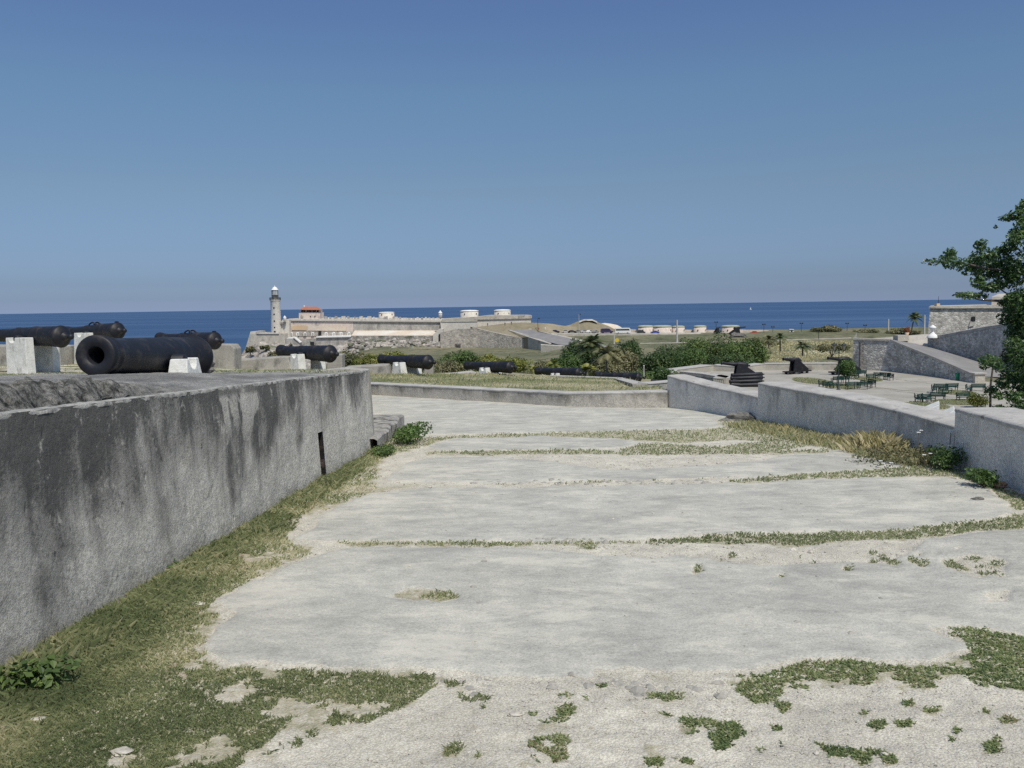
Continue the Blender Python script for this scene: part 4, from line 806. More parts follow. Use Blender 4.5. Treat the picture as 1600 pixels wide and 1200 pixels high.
# lighthouse
lh, lo = thing('lighthouse', 432, 522, MD-4, 'tall pale round lighthouse tower with a domed lantern at the point of the sea fort', 'lighthouse')
u_ = (MD-4)/F; lc = W(432, 522, MD-4)
def zpx(py, px=432, D=MD-4): return W(px, py, D).z-lo.z
cx_ = 0
MB().lathe([(-8, 8.1*u_), (zpx(521), 8.1*u_), (zpx(500), 7.75*u_), (zpx(472), 7.2*u_), (zpx(470.5), 7.6*u_), (zpx(469.5), 8.3*u_), (zpx(469), 8.3*u_), (zpx(469), 0)], n=36).build('tower', M['morro_pale'], lh)
g_ = MB()
for i in range(20):
    a = i*math.pi/10; g_.cyl((math.cos(a)*8.3*u_, math.sin(a)*8.3*u_, zpx(469)), (math.cos(a)*8.3*u_, math.sin(a)*8.3*u_, zpx(465)), .09, n=5)
for z_ in (465, 467):
    g_.lathe([(zpx(z_)-.08, 8.2*u_), (zpx(z_)-.08, 8.5*u_), (zpx(z_)+.08, 8.5*u_), (zpx(z_)+.08, 8.2*u_)], n=24)
g_.build('gallery_railing', M['dark_metal'], lh)
MB().lathe([(zpx(469), 5.4*u_), (zpx(461), 5.2*u_), (zpx(461), 5.9*u_), (zpx(460.3), 5.9*u_), (zpx(460.3), 0)], n=24).build('watch_room', M['retain'], lh)
MB().lathe([(zpx(460.3), 4.9*u_), (zpx(453.3), 4.9*u_), (zpx(453.3), 0)], n=16, smooth=False).build('lantern', M['glass'], lh)
g_ = MB()
for i in range(12):
    a = i*math.pi/6; g_.cyl((math.cos(a)*5*u_, math.sin(a)*5*u_, zpx(460.3)), (math.cos(a)*5*u_, math.sin(a)*5*u_, zpx(453.3)), .10, n=5)
g_.build('lantern_frame', M['dark_metal'], lh)
MB().lathe([(zpx(453.3), 5.7*u_), (zpx(452.3), 5.7*u_), (zpx(452.3), 4.4*u_), (zpx(450.5), 3.9*u_), (zpx(448.8), 2.5*u_), (zpx(448), .8*u_), (zpx(447.6), .3*u_), (zpx(445.5), .12*u_), (zpx(445.4), 0)], n=24).build('dome', M['white_far'], lh)
for y_ in (481, 491, 501.5, 511.5):
    MB().box((-.15, -7.75*u_+.1 if y_ > 500 else -7.45*u_+.1, zpx(y_)), (.65, .5, .75)).build('window', M['dark'], lh)
MB().box((-.1, -8.1*u_+.1, zpx(519)), (.9, .5, 1.5)).build('door', M['dark'], lh)
# point battery
pb, po = thing('point_battery', 410, 540, MD-6, 'sloping pale battery wall under the lighthouse above the sea cliff', 'fort wall')
part(pb, 'battery_wall', [(383, 546), (390.5, 521), (446, 521), (446, 546)], MD-10, 26, M['stone_pale'], po)
part(pb, 'parapet', [(390.3, 521.2), (391.5, 518), (400, 517.6), (400, 521.2)], MD-9.5, 18, M['morro_pale'], po); part(pb, 'parapet', [(401, 521.8), (401, 519.8), (436, 519.8), (436, 521.8)], MD-10.5, 2, M['morro_pale'], po)
# main castle
mc, mo = thing('sea_fortress', 560, 525, MD, 'long pale stone sea fortress with pink and grey walls beside the lighthouse', 'fortress')
part(mc, 'tall_block', [(436, 545), (436, 507), (442, 499), (452, 499), (452, 545)], MD-4, 22, M['morro_pale'], mo)
part(mc, 'cornice', [(436, 505.5), (436, 503), (446, 503), (446, 505.5)], MD-5.5, 3, M['morro_grey'], mo)
part(mc, 'main_wall', [(451, 546), (451.5, 501), (552, 502.5), (551, 546)], MD, 60, M['morro_pink'], mo)
part(mc, 'ochre_panel', [(456, 515.5), (456.5, 509), (479, 509), (479, 516)], MD-.6, .4, M['morro_ochre'], mo)
part(mc, 'pale_panel', [(480.5, 516.5), (480.5, 509), (541, 510), (541, 517)], MD-.4, .3, M['peach'], mo)
part(mc, 'upper_parapet', [(451, 501.3), (451, 498), (560, 498.5), (690, 500), (690, 503)], MD-.25, 60, M['morro_pale'], mo)
part(mc, 'cornice', [(451, 501.9), (451, 501), (560, 502), (690, 503.2), (690, 504.6), (560, 503.3)], MD-.6, 2, M['rubble'], mo)
part(mc, 'curtain_wall', [(551, 530), (552.5, 502.5), (689, 503.5), (694, 535)], MD+.05, 60, M['morro_grey'], mo)
rr = random.Random(5); k = 506.0
while k < 686:                                   # broken crenellation on the curtain
    w_ = rr.uniform(2.2, 6.5); h_ = rr.uniform(1.6, 4.6); y_ = 498+(k-500)*.011
    part(mc, 'merlon', [(k, y_+.8), (k+.3, y_-h_), (k+w_-.4, y_-h_+rr.uniform(-.7, .7)), (k+w_, y_+.8)], MD+rr.uniform(0, 1), 2.5, M['morro_pale' if rr.random() < .7 else 'morro_grey'], mo); k += w_+rr.uniform(.6, 3.4)
part(mc, 'lower_front', [(494, 548), (494, 527.5), (548, 526.5), (560, 548)], MD-9, 10, M['morro_grey'], mo)
part(mc, 'white_ledge', [(494, 527.6), (494, 525.8), (548, 524.8), (548, 526.6)], MD-10, 11, M['white_far'], mo)
part(mc, 'white_ledge', [(447, 529), (451, 526.8), (459, 526.8), (459, 529)], MD-10, 9, M['white_far'], mo)
part(mc, 'stair_ramp', [(447, 545), (447, 529), (459, 529), (462, 528), (469, 536), (469, 545)], MD-10, 9, M['morro_grey'], mo)
part(mc, 'stair_coping', [(458.3, 527.3), (460.5, 527), (469.8, 534.6), (469, 536.2)], MD-10.6, 3, M['white_far'], mo)
part(mc, 'link_wall', [(469, 546), (469.2, 530), (494, 529), (494, 546)], MD-6, 6, M['morro_grey'], mo)
part(mc, 'door', [(484.5, 541), (484.5, 534), (490.5, 534), (490.5, 541)], MD-10.4, .5, M['dark'], mo); part(mc, 'door', [(497.5, 524.9), (497.5, 517.4), (501.8, 517.4), (501.8, 524.9)], MD-.9, .4, M['dark'], mo)
for x_ in (455, 465, 476.5, 488.5, 509.5, 521.5, 533, 545):
    a_ = part(mc, 'arched_niche', [(x_-2.2, 524.8), (x_-2.2, 520.2), (x_-1.2, 518.8), (x_+1.2, 518.8), (x_+2.2, 520.2), (x_+2.2, 524.8)], MD-.8, .5, M['white_far'], mo)
    q_ = part(a_, 'niche_recess', [(x_-1.0, 524.8), (x_-1.0, 521), (x_, 520), (x_+1.4, 521), (x_+1.4, 524.8)], MD-1.0, .3, M['retain'], mo)
part(mc, 'niche_wall', [(551.5, 525.6), (453, 525.6), (453, 517.8), (551.5, 518.5)], MD-.25, .2, M['retain'], mo)
part(mc, 'sloping_roof', [(549, 524.5, MD-9), (554, 516.5, MD), (684, 516.2, MD), (676, 524.2, MD-9)], MD, 1.0, M['peach'], mo)
part(mc, 'lower_wall', [(547, 556), (549, 524.6), (677, 524.3), (677, 556)], MD-9, 8, M['cliff'], mo)
part(mc, 'buttress', [(676, 548), (676.5, 523), (686, 514), (692, 514), (692, 548)], MD-10, 10, M['morro_pale'], mo)
part(mc, 'loophole', [(685.5, 537), (685.5, 522), (687.6, 522), (687.6, 537)], MD-10.5, .5, M['dark'], mo)
part(mc, 'bastion', [(691, 535), (688, 504), (693, 503), (746, 502), (746, 513), (712, 514), (697, 521)], MD-3, 30, M['morro_pale'], mo)
part(mc, 'bastion_parapet', [(690, 503.4), (690, 498.5), (746, 495), (746, 502.5)], MD-3.3, 30, M['stone_pale'], mo)
part(mc, 'east_wall', [(728, 512.5), (731, 500.5), (829, 497.5), (830, 505), (829, 512)], MD-1, 30, M['morro_pale'], mo)
part(mc, 'east_cornice', [(728, 500.2), (728, 499.2), (830, 496.6), (830, 497.8)], MD-1.6, 3, M['retain'], mo)
part(mc, 'east_parapet', [(730, 499.2), (731, 496.5), (764, 492.8), (826, 492.5), (831, 493), (831, 496.8)], MD-1.2, 28, M['stone_pale'], mo)
# house
hs_, ho = thing('guard_house', 485, 498, MD+8, 'small house with a red hipped tile roof standing on the sea fort', 'house')
part(hs_, 'base_storey', [(467, 502), (467, 489), (469, 488.2), (500.5, 488.2), (500.5, 502)], MD+6, 9, M['morro_pink'], ho)
part(hs_, 'upper_storey', [(470, 489), (470, 483.3), (499, 483.3), (499, 489)], MD+7, 7.5, M['morro_pale'], ho)
P = [W(467.5, 483.5, MD+5), W(503, 483.8, MD+5), W(503, 483.8, MD+16.5), W(467.5, 483.5, MD+16.5), W(476, 479, MD+10), W(495, 479.2, MD+10)]
MB().add(P+[p-Vector((0, 0, .25)) for p in P[:4]], [(0, 1, 5, 4), (1, 2, 5), (2, 3, 4, 5), (3, 0, 4), (0, 6, 7, 1), (1, 7, 8, 2), (2, 8, 9, 3), (3, 9, 6, 0), (6, 9, 8, 7)]).build('roof', M['tile'], hs_, ho)
for x_ in (472, 475.5, 480.5, 483.5, 485.5, 489.5, 492, 496.5): part(hs_, 'window', [(x_-1.2, 487.3), (x_-1.2, 484.4), (x_+1.1, 484.4), (x_+1.1, 487.3)], MD+6.6, .5, M['dark'], ho)
part(hs_, 'archway', [(469.8, 497), (469.8, 493), (471.5, 491.8), (473.6, 493), (473.6, 497)], MD+5.6, .6, M['retain'], ho)
for x_ in (485, 492): part(hs_, 'window', [(x_-.8, 495), (x_-.8, 493.6), (x_+.8, 493.6), (x_+.8, 495)], MD+5.7, .4, M['dark'], ho)
part(hs_, 'chimney', [(474.5, 479.5), (474.5, 477), (476.3, 477), (476.3, 479.5)], MD+10, 1, M['white_far'], ho)
# round cisterns
def drum(px, r, ytop, ybot, D, label, lid, name='round_bunker', group='round bunkers on the seaward rim', body='morro_pink'):
    c = W(px, ybot, D); h = W(px, ytop, D).z-c.z; e = empty(name, c); T(e, label, 'bunker', group); R_ = r*D/F
    MB().lathe([(-3, R_), (h*.82, R_), (h*.82, 0)], n=40).build('drum_wall', M[body], e)
    MB().lathe([(h*.78, R_*1.0), (h*.80, R_*1.035), (h*.88, R_*1.035), (h*.97, R_*.8), (h*1.0, R_*.5), (h*1.02, 0)], n=40).build('lid', M[lid], e)
    for a in (-.5, .9): MB().box((math.sin(a)*R_, -math.cos(a)*R_, h*.42), (.5, .5, .5), a).build('port', M['dark'], e)
    return e
drum(604, 12, 487.3, 494, MD+14, 'flat white-topped drum on the middle of the long fort curtain', 'white_far', 'round_cistern', 'drums on top of the sea fort', 'peach')
drum(733.5, 14, 484.4, 494.5, MD+14, 'left one of the two big pale drums on the right end of the sea fort', 'white_far', 'round_cistern', 'drums on top of the sea fort', 'morro_pale')
drum(785, 12.8, 483.5, 493.5, MD+14, 'right one of the two big pale drums on the right end of the sea fort', 'white_far', 'round_cistern', 'drums on top of the sea fort', 'morro_pale')
def sentry(px, yb, r, D, label):
    c = W(px, yb, D); e = empty('sentry_turret', c); T(e, label, 'turret'); k = r*D/F
    MB().lathe([(-k*2.2, 0), (-k*1.2, k*.9), (0, k), (k*1.1, k), (k*1.1, k*.2)], n=20).build('turret_wall', M['morro_pale'], e)
    MB().lathe([(k*1.1, k*1.15), (k*1.5, k*.95), (k*2.1, k*.4), (k*2.5, k*.15), (k*2.7, 0)], n=20).build('turret_dome', M['white_far'], e)
sentry(688, 492.5, 2.9, MD-7, 'small white-domed sentry turret at the corner of the long grey curtain')
sentry(445, 499, 2.3, MD-6, 'small white-domed sentry turret right of the lighthouse')
# retaining wall of the castle road
rt, ro = thing('retaining_wall', 770, 540, 440, 'rubble retaining wall sloping down right of the sea fort', 'wall')
polywall('', [(688, 520, 445), (712, 514.5, 446), (745, 513, 446), (772, 519.7, 443), (862, 538.5, 428)], 2.0, M['retain'], '', '', drop=[14, 14, 14, 12, 4], parent=rt, org=ro, mcop=M['stone_pale'])
# cliff, rocks
def sheet(name, rows, m, noise_=2.0, sub=6, sd=3):
    """rows: lists of (px,py,D) of equal length"""
    A = np.array([[list(W(*q)) for q in r] for r in rows]); r_, c_, _ = A.shape
    ri = np.linspace(0, r_-1, (r_-1)*sub+1); ci = np.linspace(0, c_-1, (c_-1)*sub+1)
    B = np.stack([np.array([np.interp(ci, range(c_), A[i, :, k]) for i in range(r_)]) for k in range(3)], -1)
    Cc = np.stack([np.array([np.interp(ri, range(r_), B[:, j, k]) for j in range(B.shape[1])]).T for k in range(3)], -1)
    nx_ = (vnoise(Cc[..., 0]*.16, Cc[..., 2]*.22, sd, 5)-.5)*noise_*2
    Cc[..., 1] += nx_*2; Cc[..., 2] += (vnoise(Cc[..., 0]*.3, Cc[..., 1]*.2, sd+4, 4)-.5)*noise_
    a, b_ = Cc.shape[:2]; ii = np.arange(a*b_).reshape(a, b_); Fq = np.stack([ii[:-1, 1:], ii[:-1, :-1], ii[1:, :-1], ii[1:, 1:]], -1).reshape(-1, 4)
    return rawmesh(name, Cc.reshape(-1, 3), Fq, m, smooth=False)
S(sheet('cliff_terrain', [
 [(392, 533, 478), (405, 532, 474), (425, 535, 470), (445, 538, 470), (470, 540, 470), (520, 540, 470), (560, 531, 470), (620, 531, 469), (670, 534, 467), (720, 538, 442)],
 [(384, 543, 474), (402, 540, 468), (425, 541, 462), (445, 544, 460), (470, 545, 460), (520, 545, 460), (560, 545, 458), (620, 548, 455), (670, 549, 450), (720, 545, 445)],
 [(376, 556, 468), (398, 553, 460), (422, 552, 452), (445, 554, 448), (470, 556, 448), (520, 556, 445), (560, 556, 440), (620, 558, 430), (670, 558, 425), (720, 553, 425)],
 [(366, 573, 462), (390, 568, 452), (415, 566, 440), (440, 568, 430), (470, 570, 425), (520, 570, 420), (560, 570, 410), (620, 572, 400), (670, 568, 395), (720, 560, 395)],
 [(350, 605, 455), (380, 603, 440), (410, 600, 425), (440, 600, 410), (470, 600, 400), (520, 600, 390), (560, 600, 380), (620, 600, 370), (670, 596, 360), (720, 590, 350)]], M['cliff'], 3.0, 10))
# boulders at the castle foot
rr = random.Random(11); mb = MB()
for i in range(150):
    x_ = rr.uniform(545, 700); mb_y = rr.uniform(531, 562); D_ = 470-(mb_y-531)*1.5; rock(mb, W(x_, mb_y, D_), rr.uniform(.6, 1.7), i, (1.3, 1, .8), 5)
T(mb.build('boulders', M['cliff'], None, W(620, 550, 440)), 'tumbled pale boulders and rubble under the long fort curtain', 'rocks', kind='stuff')
# ------------------------------------------------------------------ castle road, sea road, mound
def onterr(px, py, D, dz=.12):
    w_ = W(px, py, D); return Vector((w_.x, w_.y, float(terr(np.array([w_.x]), np.array([D]))[0])+dz))
def ribbon(name, L1, L2, m, dz=0, kind='structure'):
    A = [W(*q)+Vector((0, 0, dz)) for q in L1]; B = [W(*q)+Vector((0, 0, dz)) for q in L2]; n_ = len(A); mb = MB()
    mb.add(A+B, [(i, i+1, i+1+n_, i+n_) for i in range(n_-1)]); mb.add([v-Vector((0, 0, 6)) for v in A]+A+[v-Vector((0, 0, 6)) for v in B]+B, [(i, i+1, n_+i+1, n_+i) for i in range(n_-1)]+[(2*n_+i+1, 2*n_+i, 3*n_+i, 3*n_+i+1) for i in range(n_-1)]); return S(mb.build(name, m), kind)
ribbon('castle_road', [(795, 513.5, 462), (830, 514.5, 455), (842, 519, 440), (870, 524, 425), (910, 533, 400), (960, 540, 385)], [(790, 515, 458), (800, 518, 450), (825, 525, 432), (850, 532, 412), (872, 538, 395), (960, 548, 370)], M['asphalt'])
for a_, b_, lab in (([(793, 514.5, 459), (830, 525.5, 431), (862, 536.5, 400)], [(791, 515.8, 458), (825, 526.6, 430), (860, 538, 399)], 'l'), ([(840, 517.5, 441), (872, 523.2, 426), (912, 531.8, 401)], [(842, 519, 440), (870, 524.6, 425), (910, 533.6, 400)], 'r'), ([(792, 513, 463), (830, 513.8, 456)], [(793, 514.2, 461), (831, 515, 455)], 't'), ([(845, 538, 398), (880, 540, 393), (905, 541, 390)], [(845, 539.3, 396), (880, 541.3, 391), (905, 542.3, 388)], 'b')):
    ribbon('road_kerb', a_, b_, M['stone_pale'], .10)
M['slope_grass'] = mat('dry_slope_grass', [(.3, (.20, .18, .11)), (.55, (.29, .25, .17)), (.75, (.38, .33, .24))], .06, .97, .2, .8, fine=.3, fs=.8)
def TP(px, py, dz=.08):
    for D in np.arange(60, 520, 1.0):
        w_ = W(px, py, D); z = float(terr(np.array([w_.x]), np.array([D]))[0])
        if z >= w_.z: return Vector((w_.x, D, z+dz))
    return W(px, py, 450)
def skirt(name, top, m, drop=8, depth=10, dz=0):
    A = [W(*q)+Vector((0, 0, dz)) for q in top]; n_ = len(A); B = [a+Vector((0, depth, -.4)) for a in A]; C_ = [a+Vector((0, -drop*2.0, -drop)) for a in A]; D2 = [b_+Vector((0, drop, -drop)) for b_ in B]
    return S(MB().add(A+B+C_+D2, [(i, i+1, n_+i+1, n_+i) for i in range(n_-1)]+[(2*n_+i, 2*n_+i+1, i+1, i) for i in range(n_-1)]+[(n_+i, n_+i+1, 3*n_+i+1, 3*n_+i) for i in range(n_-1)], smooth=False).build(name, m))
skirt('embankment_terrain', [(745, 511, 462), (765, 508.5, 462), (790, 505.5, 462), (815, 504, 462), (840, 504.5, 463), (862, 506, 464), (880, 509, 467), (905, 511, 470), (925, 512, 470)], M['slope_grass'], 4.5, 25)
ribbon('verge_ground', [(735, 510.5, 452), (791, 515.6, 457.5), (825, 526.4, 430), (860, 537.5, 399)], [(740, 513.0, 449), (772, 519.0, 446), (815, 527.9, 436), (861, 537.6, 429)], M['slope_grass'], .0)
skirt('mound_terrain', [(880, 510, 474), (893, 507, 474), (903, 502.5, 474), (911, 500, 474), (920, 499.5, 474), (930, 502, 474), (940, 505.5, 474), (950, 509, 474), (962, 515, 474)], M['slope_grass'], 7, 12)
skirt('mound_crest_ground', [(905, 501.6, 472.5), (912, 499.0, 472.5), (925, 498.6, 472.5), (933, 502.2, 472.5)], M['stone_pale'], .8, 4)
skirt('sand_terrain', [(938, 505.5, 482), (945, 504.6, 482), (956, 506, 482), (965, 508, 482), (971, 511.5, 482), (973, 516, 482)], M['peach'], 6, 8)
ribbon('sea_road', [(840, 519.5, 461), (1000, 519.4, 461), (1240, 520.0, 463), (1460, 520, 466), (1600, 520, 470)], [(840, 521.2, 452), (1000, 521.4, 452), (1240, 522, 452), (1460, 522.5, 452), (1600, 523, 452)], M['stone_pale'])
ptA = []; ptB = []
for q in np.linspace(0, 1, 60):
    x_ = 1000+330*q; y_ = 536.4-8.4*q**1.3; ptA.append(TP(x_, y_)); ptB.append(TP(x_, y_+.9))
S(MB().add(ptA+ptB, [(i, 60+i, 61+i, i+1) for i in range(59)]).build('path', M['stone_pale']))
rw_, rwo = thing('rim_wall', 1130, 519, 478, 'low pale rim wall between the round bunkers and the sea', 'wall')
part(rw_, 'wall_body', [(975, 521), (975, 514.5), (1150, 516), (1152, 514.8), (1200, 516.3), (1207, 518.5), (1207, 521)], 476, 2, M['morro_pink'], rwo)
BK = [(1009, 12.5, 508.2, 'widest-lidded bunker at the left end of the row of round bunkers'), (1034, 15.5, 508.2, 'broad bunker overlapping the leftmost one in the row'), (1060, 9.6, 508.8, 'narrow bunker just left of the tall concrete pole gap'), (1093.5, 9.8, 508.3, 'bunker standing apart in the middle of the row'), (1141, 14, 508.0, 'rightmost broad bunker behind the old gun silhouettes')]
for px_, r_, yt_, lab in BK: drum(px_, r_, yt_, 520.5, 474, lab, 'lid')
# ------------------------------------------------------------------ vehicles
def car(px, py, D, paint, label, kind='sedan', rz=0, s=1.0):
    c = W(px, py, D); e = empty({'sedan': 'parked_car', 'van': 'parked_van', 'bus': 'minibus'}[kind], c, rz); e.scale = (s, s, s)
    if kind == 'sedan': prof = [(-2.2, .3), (-2.25, .75), (-2.1, .95), (-1.5, 1.0), (-.95, 1.42), (.55, 1.45), (1.15, 1.0), (2.05, .85), (2.25, .6), (2.25, .3)]; wn_ = [(-1.35, 1.0), (-.9, 1.37), (.5, 1.39), (1.0, 1.0)]; w_ = 1.7; wh = (-1.35, 1.4)
    elif kind == 'van': prof = [(-2.5, .35), (-2.55, 1.1), (-2.4, 2.0), (-.2, 2.1), (1.0, 2.0), (1.7, 1.2), (2.5, 1.0), (2.6, .35)]; wn_ = [(-2.1, 1.2), (-2.0, 1.8), (.8, 1.8), (1.3, 1.2)]; w_ = 1.85; wh = (-1.6, 1.7)
    else: prof = [(-3.9, .4), (-3.95, 1.2), (-3.85, 2.75), (-3.5, 2.9), (3.3, 2.9), (3.7, 2.5), (3.95, 1.4), (3.95, .4)]; wn_ = [(-3.6, 1.55), (-3.55, 2.35), (3.1, 2.35), (3.4, 1.55)]; w_ = 2.3; wh = (-2.3, 2.4)
    MB().prism([(x, -w_/2, z) for x, z in prof], (0, w_, 0)).build('body', M[paint], e, (0, 0, 0), .06)
    MB().prism([(x, -w_/2-.015, z) for x, z in wn_], (0, w_+.03, 0)).build('windows', M['carglass'], e)
    for x in wh:
        for y in (-1, 1): MB().cyl((x, y*w_/2-.1*y, .33), (x, y*w_/2+.03*y, .33), .33, n=14, smooth=False).build('wheel', M['tyre'], e)
    T(e, label, {'sedan': 'car', 'van': 'van', 'bus': 'minibus'}[kind], 'vehicles parked along the sea road')
CD = 458
for a in [(867.5, 519, 'navy', 'dark blue car at the left end of the parked row', 'sedan', 0, 1.0), (884, 519.3, 'silver', 'silver car right of the leftmost dark blue one'), (893.5, 519.3, 'charcoal', 'dark grey car third in the parked row'), (904, 519.4, 'grey', 'mid grey car behind the tall lamp pole'), (912.5, 519.5, 'silver', 'silver car right of the tall lamp pole', 'sedan', .5), (921, 519.5, 'whitecar', 'white car in the middle of the parked row', 'sedan', 1.0), (930, 519.6, 'grey', 'grey car left of the tall purple van', 'sedan', .9)]:
    car(a[0], a[1]+.8, CD, a[2], a[3], *(a[4:]))
car(948, 521, CD-3, 'purple', 'tall dark purple van left of the white minibus', 'van', 0, 1.25)
car(973, 521.2, CD-4, 'whitecar', 'white minibus parked on the sea road', 'bus')
car(1001.5, 521, CD-2, 'charcoal', 'dark hatchback van right of the white minibus', 'van', 0, .86)
car(1023.5, 521, CD-2, 'blue', 'bright blue car in front of the round bunkers')
car(1179, 521.8, CD, 'red', 'red car alone on the road right of the old guns')
# poles and lamps along the road
def pole(px, yb, yt, D, r, m, label, lamp=0, name='lamp_post', cat='lamp post'):
    c = W(px, yb, D); h = W(px, yt, D).z-c.z; e = empty(name, c); T(e, label, cat)
    MB().cyl((0, 0, -.5), (0, 0, h), r, r*.7, 8).build('pole', M[m], e)
    if lamp:
        for s in ((-1, 1) if lamp == 2 else (1,)):
            MB().cyl((0, 0, h*.97), (s*.6, 0, h), r*.5, n=6).build('arm', M[m], e); MB().lathe([(-.45, .12), (-.1, .34), (0, .40), (.1, .36), (.4, .05), (.41, 0)], (s*.6, 0, h), n=10).build('lamp_head', M['dark_metal'], e)
    return e
pole(904.8, 521, 491, 452, .16, 'concrete_pole', 'tall pale street lamp rising behind the parked cars', 1)
pole(840.5, 516, 497.5, 455, .13, 'dark_metal', 'thin dark lamp post left of the parked cars', 1)
pole(1057.8, 533, 500, 348, .42, 'concrete_pole', 'thick pale concrete pole in front of the round bunkers', 0, 'utility_pole', 'utility pole')
pole(959.5, 536, 523, 350, .32, 'concrete_pole', 'short pale concrete post beside the yellow road sign', 0, 'utility_pole', 'utility pole')
pole(1387.8, 520, 498.5, 440, .5, 'concrete_pole', 'pale concrete pole left of the windblown coconut palm', 0, 'utility_pole', 'utility pole')
pole(1444, 526, 492, 420, .5, 'concrete_pole', 'pale concrete pole between the coconut palm and the bastion', 0, 'utility_pole', 'utility pole')
for x_, yb_, yt_, lab in ((1119, 520, 503, 'dark lamp post above the left gun silhouette'), (1193.5, 518, 506.5, 'dark lamp post right of the red car'), (1207.5, 521, 510.5, 'short dark lamp post at the end of the rim wall'), (1252, 521, 505, 'dark lamp post right of the white kiosk'), (1279, 528, 515, 'dark lamp post with pale head in front of the rim shrub'), (1323.5, 522, 505, 'dark lamp post right of the rim shrub'), (1351.5, 522.5, 508, 'rightmost dark lamp post on the sea road')):
    pole(x_, yb_, yt_, 456 if x_ != 1279 else 400, .13, 'dark_metal', lab, 2)
ks, ko = thing('kiosk', 1237, 521.5, 458, 'small white kiosk standing alone on the sea road', 'kiosk')
for s in (-1, 1): part(ks, 'pillar', [(1237+s*2.4-1.1, 522), (1237+s*2.4-1.1, 515.6), (1237+s*2.4+1.1, 515.6), (1237+s*2.4+1.1, 522)], 457, 1.2, M['white_far'], ko)
part(ks, 'roof', [(1233, 515.6), (1233.4, 514.2), (1240.6, 514.2), (1241, 515.6)], 456.6, 2, M['morro_pale'], ko); part(ks, 'back_wall', [(1234, 521.8), (1234, 515.7), (1240, 515.7), (1240, 521.8)], 458.1, .3, M['retain'], ko)
ys, yo = thing('road_sign', 964, 537, 348, 'round bright yellow sign by the palm on the grassland', 'sign')
MB().cyl((0, -.04, 1.3), (0, .04, 1.3), .8, n=20).build('sign_face', mat('yellow_sign_paint', [(.3, (.62, .45, .02)), (.7, (.7, .52, .03))], 1, .6, fine=.1), ys); MB().cyl((0, .1, -1), (0, .1, 1.3), .06, n=6).build('sign_post', M['concrete_pole'], ys)
def gunsil(px, py, D, s, label, rz, group):
    c = W(px, py, D); e = empty('coast_gun', c, rz); e.scale = (s, s, s); T(e, label, 'coast gun', group)
    MB().lathe([(-1.2, 0), (-1.15, .25), (-.8, .42), (.4, .40), (.5, .32), (1.4, .24), (2.5, .19), (2.55, .24), (2.7, .24), (2.7, .1), (2.4, 0)], (0, 0, 2.15), (1, 0, .10), 18).build('barrel', M['iron'], e)
    MB().lathe([(-1.5, 0), (-1.45, .10), (-1.3, .12), (-1.15, .06)], (0, 0, 2.15), (1, 0, .10), 10).build('cascabel', M['iron'], e)
    for y in (-.42, .42):
        MB().prism([(-2.5, y-.08, .45), (-2.6, y-.08, .7), (-.8, y-.08, 1.9), (-.2, y-.08, 2.3), (.5, y-.08, 2.3), (.8, y-.08, .45)], (0, .16, 0)).build('carriage_cheek', M['iron'], e)
    MB().box((-.5, 0, .38), (5.2, 1.3, .18)).build('slide_rail', M['iron'], e)
    for x in (-2.2, 1.4):
        for y in (-.5, .5): MB().cyl((x, y-.09, .22), (x, y+.09, .22), .24, n=14).build('truck_wheel', M['iron'], e)
    MB().lathe([(0, .9), (.28, .85), (.28, 0)], (0, 0, 0), n=20).build('pivot_base', M['iron'], e)
    return e
gunsil(1121, 520.5, 450, 1.15, 'left of the two distant dark gun silhouettes in front of the bunkers', .9, 'old guns by the sea road')
gunsil(1152, 523, 430, 1.5, 'right of the two distant dark gun silhouettes, on a rock, aimed right', .15, 'old guns by the sea road')
mb = MB()
for i in range(7): rock(mb, W(1145+i*2.6, 524.5, 428), rr.uniform(.9, 1.6), 40+i, (1.3, 1, .9), 6)
T(mb.build('rock_pile', M['rubble'], None, W(1152, 525, 428)), 'dark rock pile under the right distant gun silhouette', 'rocks')
# people far away by the castle road
def person(px, py, D, shirt, label, walk=0.0):
    c = W(px, py, D); me = bpy.data.meshes.new('person'); R = random.Random(int(px)); st = .18+walk
    vs = [(0, 0, .95), (0, 0, 1.2), (0, 0, 1.42), (0, 0, 1.52), (0, 0, 1.62), (0, 0, 1.74), (.10, 0, .9), (.10, -st, .5), (.10, st*.2, .05), (-.10, 0, .9), (-.10, st, .5), (-.10, st*1.3, .06), (.20, 0, 1.40), (.27, .06, 1.13), (.26, -.06, .88), (-.20, 0, 1.40), (-.27, -.04, 1.13), (-.27, -.12, .88), (.12, -.12, .03), (-.12, st*.9, .03)]
    ed = [(0, 1), (1, 2), (2, 3), (3, 4), (4, 5), (0, 6), (6, 7), (7, 8), (0, 9), (9, 10), (10, 11), (2, 12), (12, 13), (13, 14), (2, 15), (15, 16), (16, 17), (8, 18), (11, 19)]
    rad = [.16, .15, .17, .06, .10, .08, .09, .07, .05, .09, .07, .05, .065, .05, .035, .065, .05, .035, .04, .04]
    me.from_pydata(vs, [], []) if False else me.from_pydata(vs, ed, []); o = bpy.data.objects.new('person', me); COL.objects.link(o); o.location = c
    o.modifiers.new('skin', 'SKIN'); sv_ = me.skin_vertices[0].data
    for i, r in enumerate(rad): sv_[i].radius = (r, r)
    sv_[0].use_root = True; o.modifiers.new('sub', 'SUBSURF').levels = 1; me.materials.append(M[shirt]); T(o, label, 'person', 'people by the sea road')
